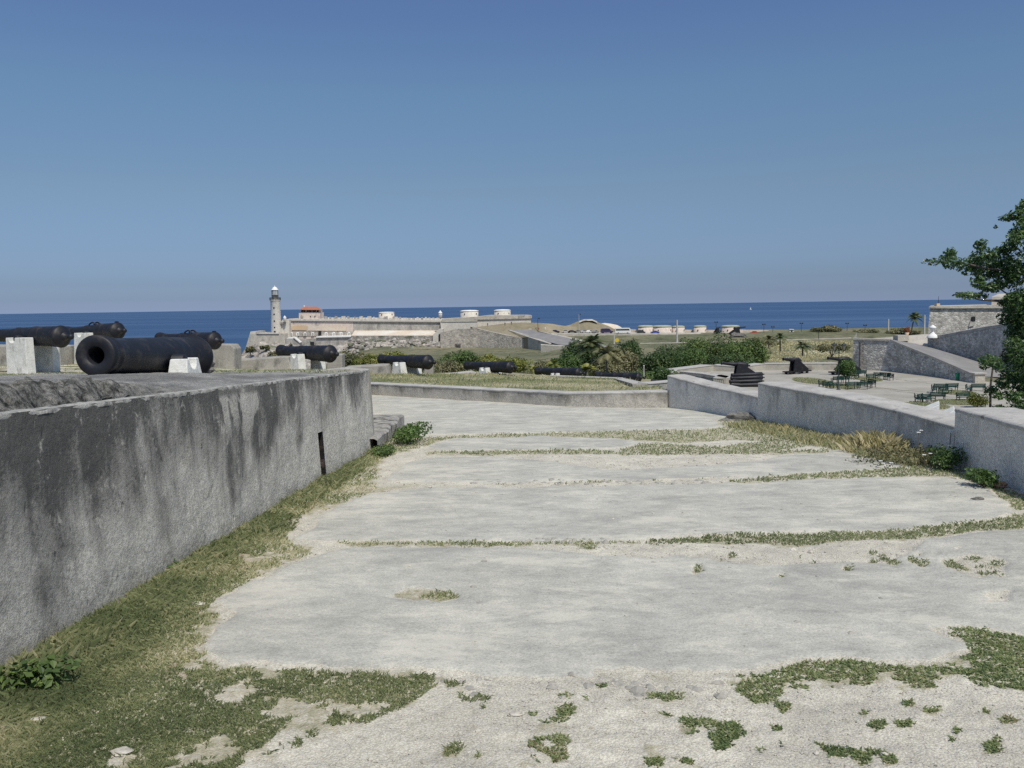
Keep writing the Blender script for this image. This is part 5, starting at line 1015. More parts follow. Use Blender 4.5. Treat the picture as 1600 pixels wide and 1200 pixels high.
for a in [(762, 510, 452, 'navy', 'person in dark clothes on the castle embankment, farthest left'), (789, 509, 452, 'charcoal', 'person in dark clothes standing near the top of the embankment'), (799, 507.5, 456, 'purple', 'person in dark clothes at the crest left of the lamp post'), (842, 516.5, 452, 'red', 'person in a reddish top below the thin lamp post'), (852, 516.5, 452, 'whitecar', 'person in a white top left of the leftmost dark blue car'), (872.5, 514.5, 466, 'charcoal', 'person in dark clothes behind the leftmost dark blue car')]: person(*a)
# small sailboat
sb, so_ = thing('sailboat', 1173, 483.6, 5000, 'tiny white sailboat far out on the sea', 'boat')
MB().prism([(-5, -1.4, 0), (-5.5, -1.4, 1.6), (6.5, -1.4, 1.8), (5, -1.4, 0)], (0, 2.8, 0)).build('hull', M['white_far'], sb); MB().prism([(-4.5, -.1, 2.2), (.8, -.1, 15), (.8, -.1, 2.2)], (0, .2, 0)).build('sail', M['white_far'], sb)
#==PLAZA==
PZL = -9.05
PC = lambda px, py: Zp(px, py, PZL)
M['plaza'] = mat('plaza_paving', [(.3, (.30, .28, .24)), (.5, (.38, .36, .31)), (.7, (.45, .42, .37))], .22, .96, .02, 4, fine=.22, fs=4, dark=(.35, (.22, .19, .14), .60, .72, (1, .5, 1)))
pts = [PC(1048, 600), PC(1056, 588), PC(1118, 577), PC(1200, 574), PC(1340, 574), PC(1460, 588), PC(1560, 598), PC(1700, 600)]
far_ = [(p.x, p.y, PZL) for p in pts]; nearp = [(p[0]*.35+4, 30, PZL) for p in far_]
mb = MB(); n_ = len(far_); mb.add(far_+nearp, [(i+n_, i+1+n_, i+1, i) for i in range(n_-1)]); S(mb.build('plaza_ground', M['plaza']))
M['joint'] = mat('dark_joint', [(.3, (.17, .15, .11)), (.7, (.24, .21, .16))], 1, .95)
def strip(a, b_, w_, name='paving_joint'):
    a = PC(*a); b_ = PC(*b_); d = (b_-a).normalized(); n2 = Vector((-d.y, d.x, 0))*w_/2; z = Vector((0, 0, .004)); k = 14; vs = []
    for i in range(k+1):
        q = a.lerp(b_, i/k)+n2.normalized()*.5*math.sin(i*1.9)*w_; f_ = .5+.5*abs(math.sin(i*2.7)); vs += [q-n2*f_+z, q+n2*f_+z]
    S(MB().add(vs, [(2*i, 2*i+2, 2*i+3, 2*i+1) for i in range(k)]).build(name, M['joint']))
for a, b_ in [((1394, 592), (1460, 600)), ((1360, 606), (1440, 612)), ((1300, 597), (1420, 611)), ((1225, 612), (1290, 617)), ((1330, 620), (1410, 636)), ((1262, 579), (1296, 578.5)), ((1390, 610), (1500, 622)), ((1455, 600), (1540, 612))]: strip(a, b_, .28)
def bed(cx_, cy_, rx_, ry_px, label, m='bed'):
    c = PC(cx_, cy_); a = PC(cx_-rx_, cy_); b_ = PC(cx_, cy_-ry_px); R1 = abs(c.x-a.x); R2 = abs(b_.y-c.y); k = 40
    vs = [(c.x+R1*math.cos(2*math.pi*i/k)*(1+.06*math.sin(i*1.7)), c.y+R2*math.sin(2*math.pi*i/k)*(1+.06*math.cos(i*2.1)), PZL+.008) for i in range(k)]
    S(MB().add(vs, [list(range(k))]).build('lawn_ground', M[m]))
    n = 5000; r = np.sqrt(RNG.random(n)); t = RNG.random(n)*6.28
    T(blades('lawn_grass', np.stack([c.x+R1*r*np.cos(t), c.y+R2*r*np.sin(t), np.full(n, PZL)], 1), .10+.12*RNG.random(n), .06, M['grass_blade'], .4), label, 'grass', kind='stuff')
bed(1268, 595.5, 25, 5, 'round dry grass lawn left of the left bench circle')
bed(1312, 603.5, 24, 4, 'worn grass inside the left bench circle'); bed(1357, 593, 18, 3, 'worn grass inside the upper bench cluster')
bed(1495, 614, 26, 3.5, 'grass strip between the right bench rows'); bed(1440, 635, 40, 5, 'grass patch just beyond the middle parapet'); bed(1500, 629, 42, 4, 'worn grass behind the front right bench row')
M['plaza_wall'] = mat('plaza_low_wall', [(.3, (.36, .34, .29)), (.7, (.50, .47, .40))], .6, .95, .02, 5, fine=.2, dark=(.5, (.2, .19, .16), .56, .7))
def ground_wall(name, pts, h, th, m, label, cat, hs2=None):
    P = [PC(*q) for q in pts]; o0 = P[0]; e = empty(name, o0); T(e, label, cat); mb = MB(); mc = MB(); H = hs2 or [h]*len(P)
    for i in range(len(P)-1):
        a, b_ = P[i], P[i+1]; d = b_-a; n2 = Vector((-d.y, d.x, 0)).normalized()*th; n2 = n2 if n2.y > 0 else -n2; za, zb_ = Vector((0, 0, H[i])), Vector((0, 0, H[i+1])); ee = -n2.normalized()*.05; t_ = Vector((0, 0, .1))
        mb.add([a, b_, b_+zb_, a+za, a+n2, b_+n2, b_+n2+zb_, a+n2+za], [(0, 1, 2, 3), (5, 4, 7, 6), (1, 5, 6, 2), (4, 0, 3, 7)])
        mc.add([a+za+ee, b_+zb_+ee, b_+zb_+ee+t_, a+za+ee+t_, a+za+n2-ee, b_+zb_+n2-ee, b_+zb_+n2-ee+t_, a+za+n2-ee+t_], [(0, 1, 2, 3), (3, 2, 6, 7), (5, 4, 7, 6), (4, 0, 3, 7), (1, 5, 6, 2)])
    mb.build('wall_body', m, e, o0); mc.build('coping', M['coping'], e, o0); return e
ground_wall('plaza_wall', [(1054, 592), (1058, 588), (1115, 580), (1160, 581), (1196, 578.5), (1310, 578)], 1.0, 2.2, M['plaza_wall'], 'low thick pale wall closing the plaza on the seaward side', 'wall', [.8, .9, .9, .7, .95, .95])
ground_wall('plaza_wall', [(1062, 590), (1098, 594), (1134, 601), (1142, 596)], .8, 1.6, M['plaza_wall'], 'low embrasure wall in front of the green railing left of the barrel stack', 'wall')
# green railing
rl, r0 = thing('railing', 1098, 598, 100, 'green iron railing below the low embrasure wall', 'railing')
a_, b_ = PC(1064, 597), PC(1130, 606); r0v = Vector(r0); n_ = 22; mb = MB()
for i in range(n_+1):
    p = a_.lerp(b_, i/n_); mb.cyl(p, p+Vector((0, 0, 1.0)), .035, n=5)
mb.build('balusters', M['green_paint'], rl, r0v); MB().cyl(a_+Vector((0, 0, 1.0)), b_+Vector((0, 0, 1.0)), .05, n=6).build('handrail', M['green_paint'], rl, r0v); MB().cyl(a_+Vector((0, 0, .2)), b_+Vector((0, 0, .2)), .04, n=6).build('bottom_rail', M['green_paint'], rl, r0v)
# coast guns on the plaza
def plazagun(px, py, s, rz, label):
    c = PC(px, py); e = gunsil(px, py, c.y, s, label, rz, 'big black guns on the plaza'); e.location = c; return e
plazagun(1156, 594, 1.0, math.pi+.12, 'big black coast gun aimed left behind the stack of gun barrels'); plazagun(1242, 584, .95, math.pi+.55, 'big black coast gun on its carriage in the middle of the plaza wall'); plazagun(1318, 585, 1.02, math.pi+.3, 'big black coast gun behind the round green tree')
for i, (x_, y_, dz_) in enumerate([(1163, 607, .26), (1163, 604.5, .68), (1166, 601, 1.08), (1168, 597.5, 1.44)]):
    c = PC(1163, 603); c = Vector((c.x+(x_-1163)*.08, c.y-(1.5-i*.5), PZL+dz_)); o = MB().lathe([(-2.35, 0), (-2.3, .08), (-2.2, .09), (-2.1, .05), (-2.05, .2), (-1.95, .30), (-1.0, .28), (0, .25), (1.9, .2), (2.0, .24), (2.2, .24), (2.2, .1), (1.8, 0)], axis=(-1, 0, 0), n=20).build('gun_barrel', M['iron']); o.location = c; o.rotation_euler.z = .06*i
    T(o, ['lowest gun barrel of the stack lying on the plaza', 'second gun barrel from the bottom of the plaza stack', 'third gun barrel from the bottom of the plaza stack', 'topmost gun barrel of the plaza stack'][i], 'gun barrel', 'stacked gun barrels')
# benches
def bench():
    e = empty('park_bench', (0, 0, 0))
    mb = MB()
    for i in range(3): mb.box((0, -.18+.17*i, .44), (1.6, .13, .035))
    mb.build('seat', M['green_paint'], e, (0, 0, 0)); mb = MB()
    for i in range(3): mb.box((0, .27+.03*i, .56+.14*i), (1.6, .03, .11))
    mb.build('backrest', M['green_paint'], e, (0, 0, 0))
    for s in (-1, 1):
        mb = MB(); x = s*.72; mb.box((x, -.24, .21), (.06, .06, .42)).box((x, .24, .21), (.06, .06, .42)).box((x, .30, .66), (.06, .06, .52)).box((x, 0, .40), (.06, .5, .05)).box((x, -.02, .64), (.06, .55, .05)).box((x, -.26, .53), (.05, .05, .24)); mb.build('side_frame', M['dark_metal'], e)
    return e
b0 = bench(); nb = 0
BN = [(1283, 605, 1.2, 'leftmost bench of the left circle'), (1291, 606.5, 1.0, 'second bench from the left in the left circle'), (1300, 607.5, .7, 'third bench from the left in the left circle, beside the lamp post'),
 (1308, 598.5, 3.3, 'back bench of the left circle nearest the lamp post'), (1317, 598, 2.9, 'back bench of the left circle just behind the round tree'), (1332, 608.5, .1, 'front bench of the left circle with a pale seat, right of the round tree'),
 (1345, 608.5, -.4, 'bench of the left circle second from its right end, in front'), (1352, 606.5, -.8, 'bench near the right end of the left circle'), (1359, 604.5, -1.3, 'rightmost bench of the left circle'),
 (1333, 592.5, 2.6, 'bench of the upper cluster closest to the round tree'), (1344, 588, 3.2, 'farthest bench of the upper cluster, near the stone ramp wall'), (1363, 594.5, .3, 'front bench of the upper cluster with a pale seat'),
 (1374, 592.5, -.5, 'bench third from the right in the upper cluster'), (1381, 592.5, -.9, 'bench second from the right in the upper cluster'), (1388, 594, -1.4, 'rightmost bench of the upper cluster'),
 (1460, 613.5, 1.1, 'leftmost bench of the farther row below the ramp pier'), (1469, 611, 2.9, 'second bench of the farther row below the ramp pier'), (1485, 610.5, 3.2, 'rightmost bench of the farther row below the ramp pier'), (1477, 616, .4, 'front bench of the farther row beside the grass strip'),
 (1434, 628.5, 1.2, 'leftmost bench of the nearest row'), (1442, 629, .8, 'second bench of the nearest row'), (1451, 629, .5, 'third bench of the nearest row'), (1464, 625.5, 3.0, 'last bench of the nearest row, seen from behind'),
 (1507, 627, .1, 'lone bench left of the bushy shrub'), (1514, 613, 1.0, 'left bench of the far right pair by the tree branches'), (1527, 611, 3.0, 'right bench of the far right pair by the tree branches')]
for (x_, y_, rz_, lab) in BN:
    o = b0 if nb == 0 else copytree(b0); nb += 1; o.location = PC(x_, y_); o.rotation_euler.z = rz_; T(o, 'green slatted park bench, '+lab, 'bench', 'green benches on the plaza')
for o in [o for o in COL.objects if o.get('category') == 'bench']: o['label'] = ' '.join(o['label'].replace('green slatted park bench, ', 'green bench, ').split()[:16])
# double lantern lamp post
c = PC(1310, 609); lp_ = empty('lamp_post', c); T(lp_, 'dark post with two lanterns standing left of the round green tree', 'lamp post'); H_ = 5.0
MB().lathe([(0, .26), (.08, .26), (.1, .14), (.6, .10), (.65, .07), (H_-.6, .045), (H_-.5, .09), (H_-.4, .04), (H_, .03), (H_+.01, 0)], n=12).build('pole', M['dark_metal'], lp_)
for s in (-1, 1):
    mb = MB(); pp2 = [Vector((0, 0, H_-.5)), Vector((s*.25, 0, H_-.62)), Vector((s*.5, 0, H_-.5)), Vector((s*.58, 0, H_-.2))]
    for q, r in zip(pp2, pp2[1:]): mb.cyl(q, r, .03, n=6)
    mb.build('arm', M['dark_metal'], lp_); ln_ = MB().lathe([(-.2, .08), (.0, .12), (.42, .23), (.42, 0)], (s*.58, 0, H_), n=6, smooth=False).build('lantern', M['lamp_glass'], lp_)
    MB().lathe([(.40, .28), (.44, .28), (.62, .10), (.66, .04), (.78, .03), (.79, 0)], (s*.58, 0, H_), n=6, smooth=False).build('lantern_cap', M['dark_metal'], ln_)
# bin
c = PC(1497, 594.5); e = empty('litter_bin', c); T(e, 'green litter bin against the foot of the stone ramp wall', 'bin'); M['bin'] = mat('green_bin_plastic', [(.3, (.01, .13, .06)), (.7, (.015, .17, .08))], 3, .5, fine=0)
MB().lathe([(0, .28), (.95, .36), (.95, .30), (.2, .25), (.2, 0)], n=16).build('bin_body', M['bin'], e); MB().lathe([(.93, .385), (1.0, .385), (1.0, .33), (.93, .33)], n=16).build('rim', M['bin'], e)
# ------------------------------------------------------------------ fort and ramp on the right
rp, rpo = thing('stone_ramp', 1420, 580, 128, 'grey masonry ramp with a pale coping climbing left beside the plaza', 'ramp')
RB = [(1332, 577.5), (1400, 581), (1460, 588.5), (1519, 598)]; base = [PC(*p) for p in RB]; ty = [531, 533, 557, 586]; base.insert(1, PC(1390, 580)); txp = [(1332, 531), (1390, 533), (1400, 537.5), (1460, 561.5), (1519, 587)]
mb = MB(); mc = MB(); mt = MB(); Tp = [Vector((b_.x, b_.y, W(t_[0], t_[1], b_.y).z)) for b_, t_ in zip(base, txp)]
for i in range(4):
    a, b_, ta, tb = base[i], base[i+1], Tp[i], Tp[i+1]; q = Vector((.35, 1.0, 0)); z = Vector((0, 0, .28)); e_ = Vector((-.05, -.12, 0)); dn = Vector((0, 0, -.25))
    mb.add([a-Vector((0, 0, .5)), b_-Vector((0, 0, .5)), tb, ta], [(0, 1, 2, 3)])
    mc.add([ta+e_, tb+e_, tb+e_+z, ta+e_+z, ta+q, tb+q, tb+q+z, ta+q+z], [(0, 1, 2, 3), (3, 2, 6, 7), (5, 4, 7, 6), (4, 0, 3, 7), (1, 5, 6, 2), (0, 4, 5, 1)])
mb.add([base[0], Tp[0], Tp[0]+Vector((10.6, 26, .3)), base[0]+Vector((10.6, 26, 0))], [(0, 1, 2, 3)])
mb.build('ramp_wall', M['stone_fort'], rp, rpo); mc.build('coping', M['stone_pale'], rp, rpo)
bk = [W(1345, 530.5, 168), W(1398, 530.5, 160), W(1450, 541.5, 150), W(1545, 569, 133), W(1620, 592, 122)]
fr = [t_+Vector((.35, 1.0, -.12)) for t_ in Tp]
MB().add(fr+bk, [(i, i+1, i+6, i+5) for i in range(4)]).build('ramp_surface', M['asphalt'], rp, rpo)
part(rp, 'back_parapet', [(1338, 531.5, 165), (1390, 527.5, 160), (1452, 522.2, 157), (1452, 541, 150), (1400, 534, 157), (1380, 533, 160)], 160, 1.2, M['stone_pale'], rpo)
part(rp, 'plinth', [(1403, 533, 155), (1403, 524, 155), (1420, 523.5, 155), (1420, 533, 155)], 155, 2, M['stone_pale'], rpo)
MB().box(PC(1347, 578)+Vector((0, -.1, 2.1)), (.9, .5, 4.3)).build('dark_buttress', M['rubble'], rp, rpo)
pr, pro = thing('ramp_pier', 1530, 598, 112, 'pale square pier with a cap at the lower end of the ramp coping', 'pier')
c = PC(1531, 598.5); MB().box(c+Vector((.0, .6, .45)), (1.3, 1.3, 1.3)).build('pier_body', M['stone_pale'], pr, pro, .04); MB().box(c+Vector((0, .6, 1.2)), (1.6, 1.6, .22)).build('pier_cap', M['coping'], pr, pro, .04)
lw, lwo = thing('fort_wall', 1530, 550, 140, 'grey stone wall with a sloping top rising to the right behind the ramp', 'wall')
pw = [(1449.5, 545), (1449.5, 526.5), (1470, 524.5), (1500, 519), (1540, 511.5), (1575, 506.5), (1640, 499), (1760, 492)]
fr_ = [W(x_, y_, 150-(x_-1450)*.17) for x_, y_ in pw[1:]]; bt_ = [Vector((p.x, p.y, PZL-1)) for p in fr_]; k = len(fr_); q = Vector((.8, 1.6, 0))
MB().add(bt_+fr_+[f_+q for f_ in fr_]+[b_+q for b_ in bt_], [(i, i+1, k+i+1, k+i) for i in range(k-1)]+[(k+i, k+i+1, 2*k+i+1, 2*k+i) for i in range(k-1)]+[(0, k, 2*k, 3*k)]).build('wall_body', M['stone_fort'], lw, lwo)
MB().add([f_+Vector((-.06, -.1, -.3)) for f_ in fr_]+[f_+Vector((-.06, -.1, .12)) for f_ in fr_]+[f_+q+Vector((0, 0, .12)) for f_ in fr_], [(i, i+1, k+i+1, k+i) for i in range(k-1)]+[(k+i, k+i+1, 2*k+i+1, 2*k+i) for i in range(k-1)]).build('coping', M['morro_grey'], lw, lwo)
bs_, bso = thing('bastion', 1530, 500, 165, 'tall grey stone bastion with a pale level top at the right behind the ramp', 'bastion')
bp_ = [(1450, 556), (1450.5, 510), (1453.5, 481.5), (1620, 481.0), (1760, 480.5), (1760, 556)]
part(bs_, 'bastion_wall', bp_, 165, 24, M['stone_fort'], bso, side=12)
part(bs_, 'coping', [(1451, 481.8), (1451.5, 478.9), (1550, 476.7), (1760, 473.5), (1760, 481)], 164.6, 24, M['stone_pale'], bso, side=11.6)
part(bs_, 'turret_block', [(1549, 478), (1550, 464.5), (1600, 462), (1760, 458), (1760, 478)], 168, 10, M['stone_pale'], bso, side=6)
mb = MB(); P = [W(1549, 464, 168), W(1760, 460, 168), W(1760, 460, 184), W(1549, 464, 184), W(1560, 459, 176), W(1760, 454, 176)]
mb.add(P, [(0, 1, 5, 4), (1, 2, 5), (2, 3, 4, 5), (3, 0, 4)]); mb.build('turret_roof', M['stone_pale'], bs_, bso)
part(bs_, 'wall_niche', [(1519, 502), (1519, 495), (1524, 495), (1524, 502)], 164.7, .3, M['dark'], bso); part(bs_, 'niche_patch', [(1514, 511), (1516, 502.4), (1524, 502.4), (1523, 508)], 164.75, .3, M['morro_grey'], bso)
fb, fbo = thing('flag_base', 1466, 478.5, 172, 'small ochre block with a thin mast on top of the bastion', 'mast'); part(fb, 'block', [(1463.5, 479), (1464, 474), (1468.8, 474), (1469, 479)], 171, 1, M['morro_ochre'], fbo); MB().cyl((0, 0, .3), (0, 0, 1.9), .06, .03, 6).build('mast', M['dark_metal'], fb)
fi_, fio = thing('stone_finial', 1457, 527, 148, 'white bell-shaped stone finial with a mushroom cap at the end of the sloping wall', 'finial')
k = 148/F; MB().lathe([(-.1, 8.5*k), (1.0*k, 8.3*k), (3.5*k, 6.5*k), (6*k, 3.2*k), (8.5*k, 1.9*k), (10.5*k, 1.6*k), (11.5*k, 2.2*k)], n=24).build('bell', M['white_far'], fi_)
MB().lathe([(11.2*k, 2*k), (13.5*k, 4.9*k), (15*k, 5.3*k), (16.2*k, 4.8*k), (18*k, 2.3*k), (19.3*k, .9*k), (19.8*k, 0)], n=24).build('cap', M['white_far'], fi_)
#==VEG==
# ------------------------------------------------------------------ vegetation
def bush(px, py, D, w_, h_, n, m, label, name='shrub', cat='shrub', group='shrubs below the battery', size=.35, lob=9, trunk=True, base=None):
    """px,py = centre of the crown top edge; w_,h_ crown size in photo pixels"""
    top = W(px, py, D); k = D/F; R_ = w_*k/2; H_ = h_*k; zb = top.z-H_ if base is None else base; rr = random.Random(int(px*7+py)); e = empty(name, (top.x, top.y, zb)); T(e, label, cat, group)
    cl = []
    for i in range(lob):
        a = rr.random()*6.28; q = rr.random()**.6*.75; hz = (1-q*q)*.62+rr.uniform(-.08, .14); cl.append((R_*q*math.cos(a), R_*.8*q*math.sin(a), H_*(.33+.5*hz), R_*rr.uniform(.3, .45), R_*rr.uniform(.3, .45), H_*rr.uniform(.2, .32)))
    foliage('crown', cl, n, size, M[m], parent=e, asp=.6)
    if trunk:
        mb = MB()
        for i in range(4): c = cl[i]; mb.cyl((rr.uniform(-.3, .3), rr.uniform(-.3, .3), -1), (c[0]*.7, c[1]*.7, c[2]), .16, .06, 6)
        mb.build('trunk', M['bark'], e)
    return e
BU = [ # px, py, D, w, h, n, mat, label
 (1110, 519, 215, 100, 66, 5200, 'leaf_bush', 'highest dark green sea-grape crown in the thicket right of the palm'),
 (1055, 531, 200, 84, 62, 4600, 'leaf_dark', 'dark green sea-grape crown left of the highest one'),
 (1160, 523, 205, 70, 66, 4000, 'leaf_bush', 'green sea-grape crown at the right end of the thicket'),
 (1020, 543, 175, 62, 58, 3600, 'leaf_dark', 'green crown above the joint of grass bed and far parapet'),
 (1085, 542, 165, 76, 60, 4200, 'leaf_round', 'brighter green crown in front of the highest sea-grape'),
 (1140, 546, 165, 84, 60, 4200, 'leaf_dark', 'green crown behind the stack of gun barrels'),
 (1035, 572, 120, 50, 36, 2600, 'leaf_round', 'bright low bush behind the end of the far parapet'),
 (1000, 580, 100, 45, 30, 2400, 'leaf_bush', 'low green bush behind the right end of the grass bed'),
 (912, 524, 150, 62, 72, 5200, 'leaf_dark', 'dark leafy tree beside the tall leaning palm'),
 (888, 545, 140, 50, 52, 3600, 'leaf_round', 'green bush left of the dark tree by the palm'),
 (968, 540, 160, 60, 60, 4200, 'leaf_olive', 'olive bush with straw patches right of the tall palm'),
 (985, 529, 215, 56, 46, 2600, 'leaf_dark', 'distant dark bush above the olive one'),
 (945, 560, 120, 60, 42, 3600, 'leaf_olive', 'olive undergrowth above the half-hidden cannon right of the palm'),
 (850, 562, 150, 60, 34, 2600, 'leaf_olive', 'olive bush left of the dark tree, above the squat cannon gap'),
 (800, 556, 190, 60, 34, 2600, 'leaf_yellow', 'yellow-green bush above the squat cannon breech'),
 (760, 553, 200, 60, 36, 2800, 'leaf_yellow', 'yellow-green bush above the squat cannon muzzle'),
 (722, 546, 230, 64, 36, 2600, 'leaf_bush', 'green bush at the foot of the fort boulders'),
 (700, 562, 150, 56, 34, 2400, 'leaf_olive', 'brown and olive bush left of the squat cannon'),
 (655, 556, 190, 60, 34, 2200, 'leaf_olive', 'olive bush behind the narrow merlon by the grass bed'),
 (610, 547, 220, 62, 36, 3000, 'leaf_yellow', 'bright yellow-green bush above the cannon at the end of the grass bed'),
 (575, 552, 210, 50, 34, 2600, 'leaf_yellow', 'yellow-green bush left of the brightest one'),
 (538, 546, 230, 46, 40, 2400, 'leaf_olive', 'olive-brown bush behind the narrow merlon under the fort'),
 (556, 549, 225, 40, 36, 2200, 'leaf_olive', 'brownish bush between the merlon and the yellow-green ones'),
 (432, 548, 300, 34, 30, 1800, 'leaf_olive', 'dark shrub on the rock behind the cannon muzzle under the lighthouse'),
 (455, 538, 400, 24, 22, 1200, 'leaf_olive', 'shrub on the cliff under the right side of the lighthouse'),
 (391, 541, 455, 14, 12, 700, 'leaf_olive', 'small shrub on the left sea cliff'),
 (414, 538, 452, 14, 10, 700, 'leaf_olive', 'small shrub high on the sea cliff under the lighthouse'),
 (405, 557, 420, 30, 12, 800, 'leaf_olive', 'low shrubs at the bottom of the sea cliff'),
 (1292, 508.5, 455, 44, 14, 1800, 'leaf_olive', 'rounded shrub on the sea rim right of the kiosk'),
 (1356, 513, 450, 40, 11, 1400, 'leaf_olive', 'rim shrub left of the coconut palm'),
 (1410, 513, 440, 54, 12, 1600, 'leaf_olive', 'long low rim shrub under the coconut palm'),
 (1186, 524, 330, 60, 20, 1500, 'leaf_olive', 'dry scrub above the right end of the sea-grape thicket'),
 (1300, 536, 260, 50, 16, 900, 'leaf_olive', 'dry scrub on the brown slope left of the ramp'),
]
for i, b_ in enumerate(BU):
    px_, py_, D_, w_, h_, n_, mm, lab = b_; bush(px_, py_, D_, w_*1.12, h_*1.04, int(n_*1.8), mm, lab, size=.0021*D_*(.85 if D_ > 300 else 1), lob=11 if w_ > 40 else 7, group='trees and shrubs of the valley')
# low scrub as stuff over the near valley
def scrub(name, x0, x1, y0, y1, D0_, D1_, n, m, label, sz, hz):
    px_ = RNG.uniform(x0, x1, n); py_ = RNG.uniform(y0, y1, n); D_ = D0_+(D1_-D0_)*(y1-py_)/(y1-y0); X_ = (px_-800)/F*D_; kz = vnoise(X_*.09, D_*.05, 17, 4); kk = kz > .47; X_, D_ = X_[kk], D_[kk]
    P = np.stack([X_, D_, terr(X_, D_)+RNG.random(len(X_))*hz], 1); V, Fq = leaf_geo(P, D_*sz, .6, .3); rn = np.clip(.5*RNG.random(len(X_))+1.3*(vnoise(X_*.07, D_*.05, 18, 3)-.35), 0, 1)
    T(rawmesh(name, V, Fq, M[m], rn), label, 'scrub', kind='stuff')
scrub('valley_scrub', 700, 1200, 540, 596, 150, 290, 22000, 'leaf_olive', 'mixed olive and straw scrub covering the valley floor', .0024, 1.3)
scrub('valley_scrub', 1180, 1345, 528, 570, 235, 400, 15000, 'dry_blade', 'brown dry brush on the slope behind the plaza wall', .0017, .9)
def palm(px, pyb, pyc, D, r_px, nf, label, m='leaf_palm', lean=0, wind=0, thick=.16, group='palms'):
    c = W(px, pyb, D); t = W(px+lean, pyc, D)-c; e = empty('palm_tree', c); T(e, label, 'palm tree', group); mb = MB(); k = 8; pts = [Vector((t.x*(i/k)**1.6, t.y, t.z*i/k)) for i in range(k+1)]; tk = thick*D/F*10
    for a_, b2_ in zip(pts, pts[1:]): mb.cyl(a_, b2_, tk, tk*.9, 8, caps=False)
    mb.build('trunk', M['palm_bark'], e); R_ = r_px*D/F; Vs = []; Fs = []; rn = []; rr = random.Random(int(px)); o = 0
    for f in range(nf):
        a = f*2.4+rr.uniform(-.3, .3); el = rr.uniform(-.25, 1.25); L_ = R_*rr.uniform(.85, 1.15); d = Vector((math.cos(a)*math.cos(el)+wind, math.sin(a)*math.cos(el), math.sin(el))).normalized(); sag = rr.uniform(.5, .95); prev = t.copy(); col = rr.random(); ns_ = 26
        side = d.cross(Vector((0, 0, 1))).normalized()
        for i in range(1, ns_+1):
            q = i/ns_; p = t+d*L_*q+Vector((0, 0, -sag*L_*q*q*.75)); dr2 = (p-prev).normalized(); ll = L_*.30*math.sin(math.pi*min(1, .12+q*.85))+.02
            for s in (-1, 1):
                tip = p+(side*s*.9+dr2*.55+Vector((0, 0, -.35)))*ll; w2 = dr2*L_*.022
                Vs += [p-w2, p+w2, tip]; Fs.append((o, o+1, o+2)); rn.append(min(1, .6*col+.4*rr.random())); o += 3
            wv = Vector((0, 0, 1))*L_*.008; Vs += [prev-wv, p-wv, p+wv]; Fs.append((o, o+1, o+2)); rn.append(.9); o += 3; prev = p
    rawmesh('fronds', [tuple(v) for v in Vs], Fs, M[m], rn, parent=e); return e
palm(925, 590, 537, 120, 31, 40, 'tall shaggy palm rising above the thicket in the middle', lean=-1, thick=.11)
palm(948, 592, 553, 100, 30, 30, 'lower straw-tinged palm right of the tall shaggy one', 'leaf_olive', thick=.12)
palm(908, 600, 578, 85, 20, 18, 'small yellowish palm leaning over the half-hidden cannons', 'leaf_yellow', lean=8, thick=.10)
palm(866, 596, 569, 110, 18, 16, 'small pale green palm left of the dark tree', 'leaf_yellow', thick=.09)
palm(1219, 549, 527, 250, 15, 24, 'slim palm standing on the brown slope right of the thicket', thick=.12)
palm(1201, 545, 530, 270, 15, 20, 'pale dry palm left of the slim palm on the brown slope', 'leaf_olive', thick=.1)
palm(1254, 556, 540, 240, 17, 30, 'bushy palm on the brown slope right of the slim one', thick=.14)
palm(1424, 521, 496, 430, 15, 30, 'windblown coconut palm against the sea left of the bastion', lean=5, wind=.15, thick=.10)
palm(832, 592, 575, 130, 13, 14, 'little spiky palm above the gap between squat and half-hidden cannon', 'leaf_yellow', thick=.08)
e_, o_ = thing('wooden_post', 1006, 581, 60, 'short pale post standing in the bushes behind the grass bed', 'post'); MB().cyl((0, 0, -1.5), (0, 0, .38), .045, .04, 8).build('shaft', M['concrete_pole'], e_); MB().lathe([(.38, .05), (.42, .055), (.45, .03), (.46, 0)], n=8).build('cap', M['concrete_pole'], e_)
# plaza greenery
def ballTree(px, pyg, yc, r, label):
    c = PC(px, pyg); e = empty('round_tree', c); T(e, label, 'tree'); zc = W(px, yc, c.y).z-c.z; R_ = r*c.y/F; mb = MB(); mb.cyl((0, 0, 0), (.05, 0, zc*.6), .07, .05, 8)
    rr = random.Random(3)
    for i in range(6): mb.cyl((.05, 0, zc*.55), (rr.uniform(-1, 1)*R_*.6, rr.uniform(-1, 1)*R_*.6, zc+rr.uniform(-.3, .5)*R_), .03, .015, 5)
    mb.build('trunk', M['bark'], e); cl = [(rr.uniform(-.45, .45)*R_, rr.uniform(-.45, .45)*R_, zc+rr.uniform(-.45, .5)*R_, R_*.55, R_*.55, R_*.52) for _ in range(14)]
    foliage('crown', cl, 5200, .17, M['leaf_round'], parent=e, asp=.6)
ballTree(1321, 604.5, 578, 16.5, 'round-crowned bright green little tree inside the left bench circle')
def shrubP(px, py, w_, h_, m, label, n=2600):
    c = PC(px, py); k = c.y/F; rr = random.Random(int(px)); e = empty('shrub', c); T(e, label, 'shrub', 'plaza shrubs'); cl = [(rr.uniform(-.35, .35)*w_*k, rr.uniform(-.3, .3)*w_*k, h_*k*rr.uniform(.3, .72), w_*k*.22, w_*k*.22, h_*k*.25) for _ in range(10)]
    foliage('foliage', cl, n, .16, M[m], parent=e); mb = MB()
    for q in cl[:5]: mb.cyl((0, 0, 0), q[:3], .03, .015, 5)
    mb.build('stem', M['bark'], e)
